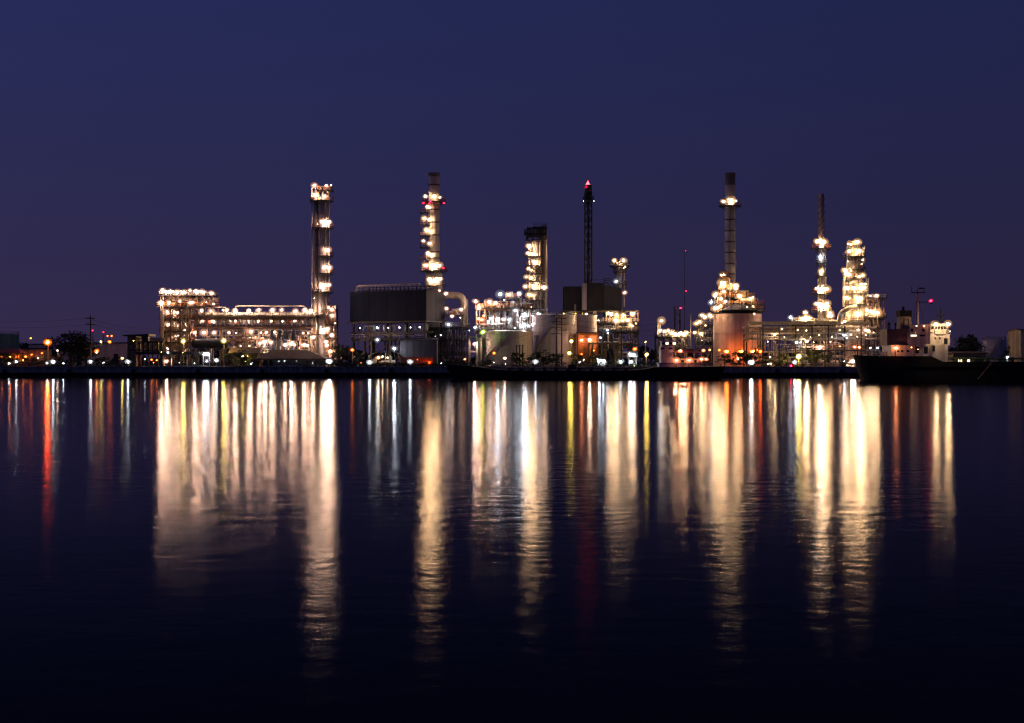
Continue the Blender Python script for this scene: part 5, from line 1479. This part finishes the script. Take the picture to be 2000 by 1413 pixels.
T.part('stair_recess', MB().box(sx(1846), sx(1853), y0 + .93, y0 + .99, sz(672), sz(661)), 'glass', o)
mb = MB(); railing_line(mb, [(sx(1810), y0 + .9, sz(653)), (sx(1858), y0 + .9, sz(653))], .9, .045, 1.0)
T.part('railing', mb, 'white')
# wheelhouse with a curved front
mb = MB(); pts = []
for i in range(11):
    a = math.pi * i / 10
    pts.append((sx(1838) - S(19, D) * math.cos(a), y0 + 2.0 - 1.4 * math.sin(a)))
n = len(pts)
vs = [(x, y, sz(653) + .004) for x, y in pts] + [(x, y, sz(634)) for x, y in pts] + [(pts[-1][0], D + 3, sz(653) + .004), (pts[0][0], D + 3, sz(653) + .004), (pts[-1][0], D + 3, sz(634)), (pts[0][0], D + 3, sz(634))]
fs = [(i, i + 1, n + i + 1, n + i) for i in range(n - 1)] + [(n - 1, 2 * n, 2 * n + 2, 2 * n - 1), (2 * n, 2 * n + 1, 2 * n + 3, 2 * n + 2), (2 * n + 1, 0, n, 2 * n + 3), tuple(range(n, 2 * n)) + (2 * n + 2, 2 * n + 3)]
wh = T.part('wheelhouse', mb.add(vs, fs), 'white')
for i in range(2, 8):
    a = math.pi * (i + .5) / 10
    x, y = sx(1838) - S(19, D) * math.cos(a), y0 + 2.0 - 1.42 * math.sin(a) - .05
    T.part('window', MB().box(x - .25, x + .25, y - .04, y + .06, sz(643), sz(637.5)), 'glass', wh)
mb = MB(); n = 12
vs = []
for z in (sz(634) + .004, sz(632.6)):
    for i in range(n + 1):
        a = math.pi * i / n
        vs.append((sx(1838) - S(21, D) * math.cos(a), y0 + 1.9 - 1.7 * math.sin(a), z))
    vs += [(sx(1859), D + 3.3, z), (sx(1817), D + 3.3, z)]
m_ = n + 3
fs = [tuple(range(m_))[::-1], tuple(range(m_, 2 * m_))] + [(i, (i + 1) % m_, m_ + (i + 1) % m_, m_ + i) for i in range(m_)]
T.part('wheelhouse_roof', mb.add(vs, fs), 'white')
T.part('bridge_wing', MB().box(sx(1810), sx(1821), y0 - .2, y0 + 2.4, sz(649), sz(644)), 'white')
T.part('added_light_baffle', MB().box(sx(1809.4), sx(1810.2), y0 - 2.6, y0 + .95, sz(675) + .3, sz(634)), 'white')  # added baffle, keeps the wheelhouse lamplight off the houses aft
house(T, 'deck_locker', sx(1821), sx(1851), y0 - .1, D - 1, zm, sz(673.5), 'white', [sx(p) for p in (1823.5,)], sz(681), (.55, 1.3))
# funnel
T.part('funnel', MB().add([(sx(1764), y0 + 2.6, sz(643)), (sx(1788), y0 + 2.6, sz(643)), (sx(1788), D + 1.2, sz(643)), (sx(1764), D + 1.2, sz(643)), (sx(1765), y0 + 2.9, sz(618)), (sx(1785.5), y0 + 2.9, sz(618)), (sx(1785.5), D + .9, sz(618)), (sx(1765), D + .9, sz(618))],
       [(3, 2, 1, 0), (4, 5, 6, 7), (0, 1, 5, 4), (1, 2, 6, 5), (2, 3, 7, 6), (3, 0, 4, 7)]), 'beige')
T.part('funnel_top', MB().box(sx(1763.5), sx(1787), y0 + 2.7, D + 1.1, sz(618) + .004, sz(606)), 'hull')
T.part('exhaust', MB().lathe([(.3, 0), (.3, .9)], sx(1773), D - 1, sz(606), 10), 'hull')
for px in (1768, 1777): T.part('funnel_stay', MB().bar((sx(px), y0 + 1.6, sz(643)), (sx(px + 3), y0 + 2.5, sz(622)), .14), 'hull')
# mast with crosstrees
mx = sx(1799)
T.part('mast', MB().tube([(mx, D - 2, sz(637)), (mx, D - 2, sz(571)), (mx, D - 2, sz(560))], [.34, .24, .06], 10), 'stack')
T.part('crosstree', MB().box(sx(1787), sx(1813), D - 2.35, D - 1.65, sz(571.5), sz(570)), 'hull')
for px, yt in ((1787.5, 558), (1812, 562)): T.part('whip_aerial', MB().tube([(sx(px), D - 2, sz(571)), (sx(px), D - 2, sz(yt))], [.09, .04], 5), 'hull')
T.part('radar', MB().box(sx(1801), sx(1812), D - 2.3, D - 1.9, sz(563.5), sz(561)), 'hull')
T.part('light_arm', MB().bar((mx, D - 2, sz(590)), (sx(1817.5), D - 4.6, sz(590)), .16), 'hull')
for px in (1788, 1812): T.part('mast_stay', MB().tube([(mx, D - 2, sz(575)), (sx(px), D - 2, sz(640))], .035, 4), 'hull')
rm = sx(1843)
T.part('radar_mast', MB().tube([(rm, D - 2.5, sz(633)), (rm, D - 2.5, sz(602))], [.2, .08], 8), 'hull')
T.part('radar_scanner', MB().box(rm - .9, rm + .9, D - 2.7, D - 2.3, sz(616), sz(614.4)), 'hull')
T.part('radar_platform', MB().box(rm - .6, rm + .6, D - 3, D - 2, sz(622), sz(620.8)), 'hull')
# aft davits, rails and gear
for px in (1736, 1743): T.part('davit', MB().tube([(sx(px), y0 + 1.4, sz(643)), (sx(px - 1), y0 + 1.2, sz(631)), (sx(px + 2.5), y0 + .4, sz(626))], .13, 7, .5), 'stack')
for px in (1741, 1754): T.part('vent_pipe', MB().lathe([(.16, 0), (.16, 1.0), (.3, 1.05), (.3, 1.35), (.05, 1.5)], sx(px), y0 + 2.2, sz(643), 8), 'hull')
mb = MB(); railing_line(mb, [(sx(1681), D - 3.4, zp + .2), (sx(1692), D - 4.5, zp + .12), (sx(1716), D - 4.9, zp), (sx(1742), D - 5.0, zp)], 1.2, .045, 1.1)
T.part('stern_rail', mb, 'white')
for px in (1700, 1714): T.part('rail_post', MB().tube([(sx(px), D - 4.6, zp), (sx(px), D - 4.6, sz(681))], .06, 6), 'white')
for px in (1724, 1729, 1735): T.part('mooring_winch', MB().lathe([(.5, 0), (.5, .2), (.25, .25), (.25, .8), (.5, .85), (.5, 1.0)], sx(px), D - 3.6, zp, 10), 'steel')
mb = MB(); railing_line(mb, [(sx(1845), D - 5.05, zm), (sx(2060), D - 5.05, zm)], 1.0, .04, 1.6)
T.part('deck_rail', mb, 'dark')
for i in range(5): T.part('deck_pipe', MB().tube([(sx(1860), D - 3.5 + i * .9, zm + .7), (sx(2080), D - 3.5 + i * .9, zm + .7)], .16, 7), 'brown' if i % 2 else 'green')
for px in (1875, 1893, 1912, 1936, 1960, 1985): T.part('cargo_hatch', MB().lathe([(.6, 0), (.6, .8), (.75, .82), (.75, .95), (.1, 1.05)], sx(px), D - 1.5, zm, 12), 'green')
T.part('gangway', MB().bar((sx(1936), D - 5.4, zm - .2), (sx(1904), D - 7.4, .5), .28, .1), 'wood')
for px in (1752, 1761): T.part('porthole', MB().lathe([(.14, 0), (.14, .06)], 0, 0, 0, 10), LM['k']).matrix_local = Matrix.Translation(Vector((sx(px), D - 5.24, sz(705.5))) - T.base) @ Matrix.Rotation(math.radians(90), 4, 'X')
lamps(T, y0 - .6, [(1700, 680, 'w', .5), (1714, 680, 'w', .55), (1750, 680, 'q', .95), (1790, 637, 'q', .45), (1805, 637, 'q', .5), (1780, 679, 'q', .35), (1793, 683, 'q', .25), (1818, 588, 'r', .85)], halo=True)
for px in (1827, 1851):
    o = lamp(T, px, 633.2, y0 - 2.0, 'a', 1.15)
    globe(T, 'a', o, (.2, 0, -.1), 1, 2)  # extra hidden globe added to brighten the accommodation front
lamps(T, y0 + .4, [(1856, 648, 'w', .25), (1823, 676, 'q', .35), (1788, 651, 'q', .3)])

# --- low barge-like tanker in the middle
D = 390.0
T = Thing('river_tanker', 'long low black river tanker with blue-grey bridge moored along the quay', 'ship', (X(1150, D), D, 0))
def sx(p): return X(p, D - 4)
def sz(p): return Z(p, D - 4)
zd = sz(724)
st = [(sx(868), sx(884), .25, .2, sz(711.5)), (sx(884), sx(894), 1.8, 1.2, sz(712.5)), (sx(912), sx(915), 3.3, 2.8, sz(714.5)), (sx(940), sx(940), 4.0, 3.9, sz(718)), (sx(965), sx(965), 4.2, 4.2, sz(721.5)), (sx(1000), sx(1000), 4.2, 4.2, zd),
      (sx(1230), sx(1230), 4.2, 4.2, zd), (sx(1262), sx(1262), 4.2, 4.2, sz(721)), (sx(1280), sx(1280), 4.2, 4.1, sz(717.5)), (sx(1380), sx(1380), 4.1, 3.9, sz(717)), (sx(1408), sx(1402), 3.5, 2.9, sz(716)), (sx(1418), sx(1408), 2.6, 2.0, sz(716))]
T.part('hull', hull_mesh(st, D), 'hull')
T.part('rubbing_strake', MB().box(sx(945), sx(1385), D - 4.36, D - 4.21, .7, .95), 'hull')
zq = sz(717.5)
y0 = D - 4
house(T, 'main_house', sx(1288), sx(1368), y0 + .7, D + 3, zq, sz(710), 'blue', (), None, overhang=.2)
hs = house(T, 'deckhouse', sx(1300), sx(1366), y0 + 1.2, D + 2.8, sz(710) + .17, sz(702), 'white', [sx(p) for p in (1322, 1334, 1349, 1359)], sz(706), (.7, .6), overhang=.25)
house(T, 'bridge', sx(1292), sx(1316), y0 + 1.0, D + 2.6, sz(710) + .18, sz(676), 'blue', [sx(p) for p in (1295, 1311)], sz(681), (1.0, .5))
b2 = house(T, 'wheelhouse', sx(1294), sx(1322), y0 + 1.3, D + 2.4, sz(676) + .004, sz(667), 'blue', [sx(p) for p in (1297, 1304, 1311, 1318)], sz(671), (.72, .55), (1, 3), .25)
T.part('funnel', MB().lathe([(.8, 0), (.75, 2.2), (.85, 2.25), (.85, 2.6)], sx(1352), D, sz(702), 14), 'hull')
T.part('awning', MB().add([(sx(1318), y0 + .3, sz(688)), (sx(1372), y0 + .3, sz(690)), (sx(1372), D + 3, sz(690)), (sx(1318), D + 3, sz(688)), (sx(1330), D, sz(682)), (sx(1364), D, sz(683))],
       [(3, 2, 1, 0), (0, 1, 5, 4), (2, 3, 4, 5), (0, 4, 3), (1, 2, 5)]), 'red')
for px in (1320, 1338, 1356, 1371): T.part('awning_post', MB().tube([(sx(px), y0 + .4, zq), (sx(px), y0 + .4, sz(689))], .07, 6), 'steel')
T.part('mast', MB().tube([(sx(1307), D - 1, sz(667)), (sx(1307), D - 1, sz(645))], [.12, .05], 6), 'dark')
T.part('stern_rail', (lambda m: (railing_line(m, [(sx(1370), y0 + .3, zq), (sx(1406), y0 + .9, zq)], 1.0, .045, 1.2), m)[1])(MB()), 'steel')
mb = MB(); railing_line(mb, [(sx(965), y0 - .05, sz(722)), (sx(1000), y0 - .1, zd), (sx(1230), y0 - .1, zd), (sx(1262), y0, sz(721))], 1.1, .045, 1.5)
T.part('deck_rail', mb, 'dark')
for i in range(4): T.part('deck_pipe', MB().tube([(sx(985), D - 2.4 + i * 1.2, zd + .6), (sx(1255), D - 2.4 + i * 1.2, zd + .6)], .14, 7), 'brown')
for i in range(11): T.part('cargo_hatch', MB().lathe([(.55, 0), (.55, .7), (.7, .72), (.7, .85), (.1, .95)], sx(995 + i * 23), D - 1, zd, 12), 'dark')
for i in range(14): T.part('vent_post', MB().tube([(sx(978 + i * 20), D + 2 - (i % 3), zd), (sx(978 + i * 20), D + 2 - (i % 3), zd + 1.6)], .1, 6), 'brown')
T.part('manifold', MB().box(sx(1110), sx(1126), D - 2.8, D + 2.8, zd + .3, zd + 1.4), 'dark')
T.part('windlass', MB().lathe([(.6, 0), (.6, .2), (.3, .3), (.3, .8), (.6, .9)], sx(918), D - .6, sz(714.5), 10), 'dark')
lamps(T, y0 - .1, [(1329, 686, 'q', .8), (1321, 704, 'q', 1.1), (1346, 704, 'q', 1.2), (1370, 702, 'q', .8), (1379, 702, 'q', .8), (1374, 685, 'q', .7), (1386, 684, 'q', .55)], halo=True)

# ------------------------------------------------------------------ street and quay lamps
def post_lamp(label, px, py, k, size, D=431.5, name='quay_lamp', group=None, arm=True):
    p = P(px, py, D)
    base = Vector((p.x, D + .45, GZ))
    T = Thing(name, label, 'lamp', base, group)
    T.part('pole', MB().tube([(p.x, D + .45, GZ), (p.x, D + .45, max(GZ + .3, p.z + .1)), (p.x, D, max(GZ + .35, p.z + .35 * size + .05))], .09, 7, .3), 'steel')
    mb = MB().lathe([(.7 * size, .5 * size), (.5 * size, .62 * size), (.12 * size, .72 * size), (.001, .75 * size)], p.x, D, p.z, 14)      # hood above the lamp
    if name == 'quay_lamp':                       # river floodlight: deep dark housing behind the lamp
        mb = MB().lathe([(.74 * size, -.22 * size), (.84 * size, -.1 * size), (.8 * size, .3 * size), (.4 * size, .55 * size), (.001, .6 * size)], 0, 0, 0, 14, True, False)
        mb.v = [(p.x + vx, D + vz, p.z + .05 * size + vy * .75 + vz * .3) for vx, vy, vz in mb.v]
    T.part('lamp_head', mb, 'dark')
    globe(T, k, None, p, size, 2 if size > 1.3 else (0 if k == 'o' else 1))
    if name != 'quay_lamp': glow_shell(T, k, None, p, size)
    return T


QL = [  # quay lamps from left to right
    (18, 710, 'w', .75, 'slanted white quay lamp, first from the left edge'), (32, 707, 'w', 1.15, 'white quay lamp, second from the left edge'), (45, 704, 'o', .6, 'small orange quay lamp near the left edge'),
    (104, 707, 'w', 1.3, 'large white quay lamp below the bright orange lamp'), (92, 709.5, 'w', .8, 'small white lamp just left of the large one below the bright orange lamp'), (124, 710, 'w', .5, 'tiny white lamp between the orange lamp and the power pole'),
    (177, 707, 'w', 1.3, 'white quay lamp at the foot of the left power pole'), (202, 709, 'w', .6, 'small white lamp right of the left power pole'), (239, 700, 'y', .7, 'small yellowish lamp before the warehouse wall'), (250, 707, 'w', 1.35, 'white quay lamp at the foot of the pale jetty shed'),
    (423, 704, 'w', 1.2, 'white quay lamp right of the bright double lamp near the jetty'), (643, 706, 'w', 1.5, 'white quay lamp at the right end of the brown pavilion'), (722, 708, 'w', 1.4, 'white quay lamp on the hedge under the dark box, left one'),
    (801, 707, 'w', 1.4, 'white quay lamp on the hedge before the orange fence'), (1046, 707, 'w', 1.4, 'white oval quay lamp above the river tanker deck'), (1212, 707, 'w', 1.4, 'white quay lamp left of the guard post'),
    (1132, 708, 'w', .55, 'small white lamp above the middle of the river tanker'), (1140, 703, 'w', .35, 'tiny white lamp just above the small one over the river tanker'), (986, 700, 'p', .75, 'small peach lamp before the low wide tank'), (964, 709, 'w', .28, 'tiny white lamp over the river tanker bow, left one'), (987, 711, 'w', .33, 'tiny white lamp over the river tanker bow, right one'),
    (1467, 708, 'w', 1.45, 'white quay lamp below the small orange lamp beside the heater'), (1552, 708, 'w', 1.1, 'white quay lamp tucked under the big yellow lamp'), (1545, 715, 'r', 1.0, 'red lamp low on the quay under the big yellow lamp'), (1441, 701, 'p', .5, 'small pale lamp before the orange heater shrubs'), (1505, 711, 'y', .45, 'small slanted lamp left of the big yellow lamp, lower'), (1504, 698, 'p', .45, 'small lamp left of the big yellow lamp, upper'), (1500, 711, 'a', .3, 'tiny amber lamp beside the small slanted lamp'),
    (705, 709, 'o', .3, 'tiny orange lamp left of the hedge lamp'),
]
for px, py, k, s, lab in QL:
    post_lamp(lab, px, py, k, s * (.9 if k == 'w' else 1))
YL = [
    (93, 669, 'd', 1.8, 445, 'brightest tall orange street lamp at the left'), (60, 661, 'o', .7, 520, 'far small orange lamp left of the brightest orange one'), (112, 685, 'p', .55, 440, 'small pale lamp right of the brightest orange lamp'), (189, 686, 'o', .95, 439, 'orange lamp just right of the left power pole'),
    (189, 689, 'a', .6, 439.6, 'amber lamp under the orange lamp by the left power pole'), (197, 668, 'y', .9, 500, 'yellow lamp before the warehouse'), (214, 668, 'o', 1.0, 500, 'orange lamp standing before the warehouse, right of the yellow one'), (210, 656.5, 'o', .6, 530, 'upper orange lamp behind the warehouse, left one of a pair'), (218, 656.5, 'o', .6, 530, 'upper orange lamp behind the warehouse, right one of a pair'),
    (358, 667, 'y', 1.5, 450, 'yellow starry street lamp before the lit process frame'), (437, 666, 'y', 1.5, 441, 'tall yellow street lamp before the grey drum of the air coolers'),
    (688, 684, 'o', .95, 442, 'orange lamp under the left foot of the big dark box'), (943, 649, 'g', 1.4, 441, 'lime green street lamp left of the low wide tank'), (965, 690, 'o', .75, 440, 'orange lamp before the low wide tank'), (1116, 667, 'y', 1.3, 440, 'upper yellow lamp before the orange edged tank'), (1112, 690, 'y', 1.2, 437, 'lower yellow lamp before the orange edged tank'),
    (1240, 682, 'o', 1.0, 440, 'orange lamp above the guard post'), (1263, 693, 'y', 1.35, 437, 'yellow starry lamp left of the ship bridge'), (1261, 668, 'y', .45, 450, 'tiny yellow lamp above the yellow starry lamp'), (1485, 687, 'd', .85, 439, 'small orange lamp right of the orange heater'), (1560, 697, 'y', 1.9, 434, 'biggest yellow starburst lamp before the right columns'),
    (1968, 699, 'w', 1.0, 434, 'white lamp alone at the far right behind the tanker bow'),
]
for px, py, k, s, d, lab in YL:
    post_lamp(lab, px, py, k, s, d, 'street_lamp')
T = Thing('floodlight_mast', 'short mast with bright double white floodlight near the jetty', 'lamp', (X(404, 432), 432, GZ))
for px in (397, 409): T.part('pole', MB().tube([(X(px, 432), 432, GZ), (X(px, 432), 432, Z(694, 432))], .12, 7), 'white')
T.part('crossbar', MB().box(X(396, 432), X(410, 432), 431.8, 432, Z(694, 432), Z(692.8, 432)), 'white')
lamps(T, 431, [(400, 692, 'w', 1.3), (406, 692, 'w', 1.3), (404, 706, 'w', .9)])
for px, k in ((181, 646), (202, 649)):
    T = Thing('red_beacon_mast', 'thin mast with red light ' + ('beside the left power pole' if px == 181 else 'right of the left power pole'), 'mast', (X(px, 540), 540, GZ))
    T.part('pole', MB().tube([(X(px, 540), 540.3, GZ), (X(px, 540), 540.3, Z(k, 540))], .12, 6), 'dark')
    lamps(T, 540, [(px, k, 'r', .55)])

# hedge along the quay under the dark box
mb = MB(); g = random.Random(12)
for i in range(5200):
    x = g.uniform(X(655, 434), X(868, 434)); y = 433.4 + g.uniform(-.6, .6); z = GZ + g.random() * (1.0 + .25 * math.sin(x))
    u = Vector((g.uniform(-1, 1), g.uniform(-1, 1), g.uniform(-1, 1))).normalized(); t = u.cross(Vector((g.uniform(-1, 1), g.uniform(-1, 1), .3))).normalized(); L = g.uniform(.1, .22); p = Vector((x, y, z))
    mb.add([p - u * L, p + t * L * .55, p + u * L, p - t * L * .55], [(0, 1, 2, 3)])
solo('hedge', mb, 'leaf', 'long clipped green hedge on the quay below the big dark box', 'hedge', (X(760, 434), 433.4, GZ))
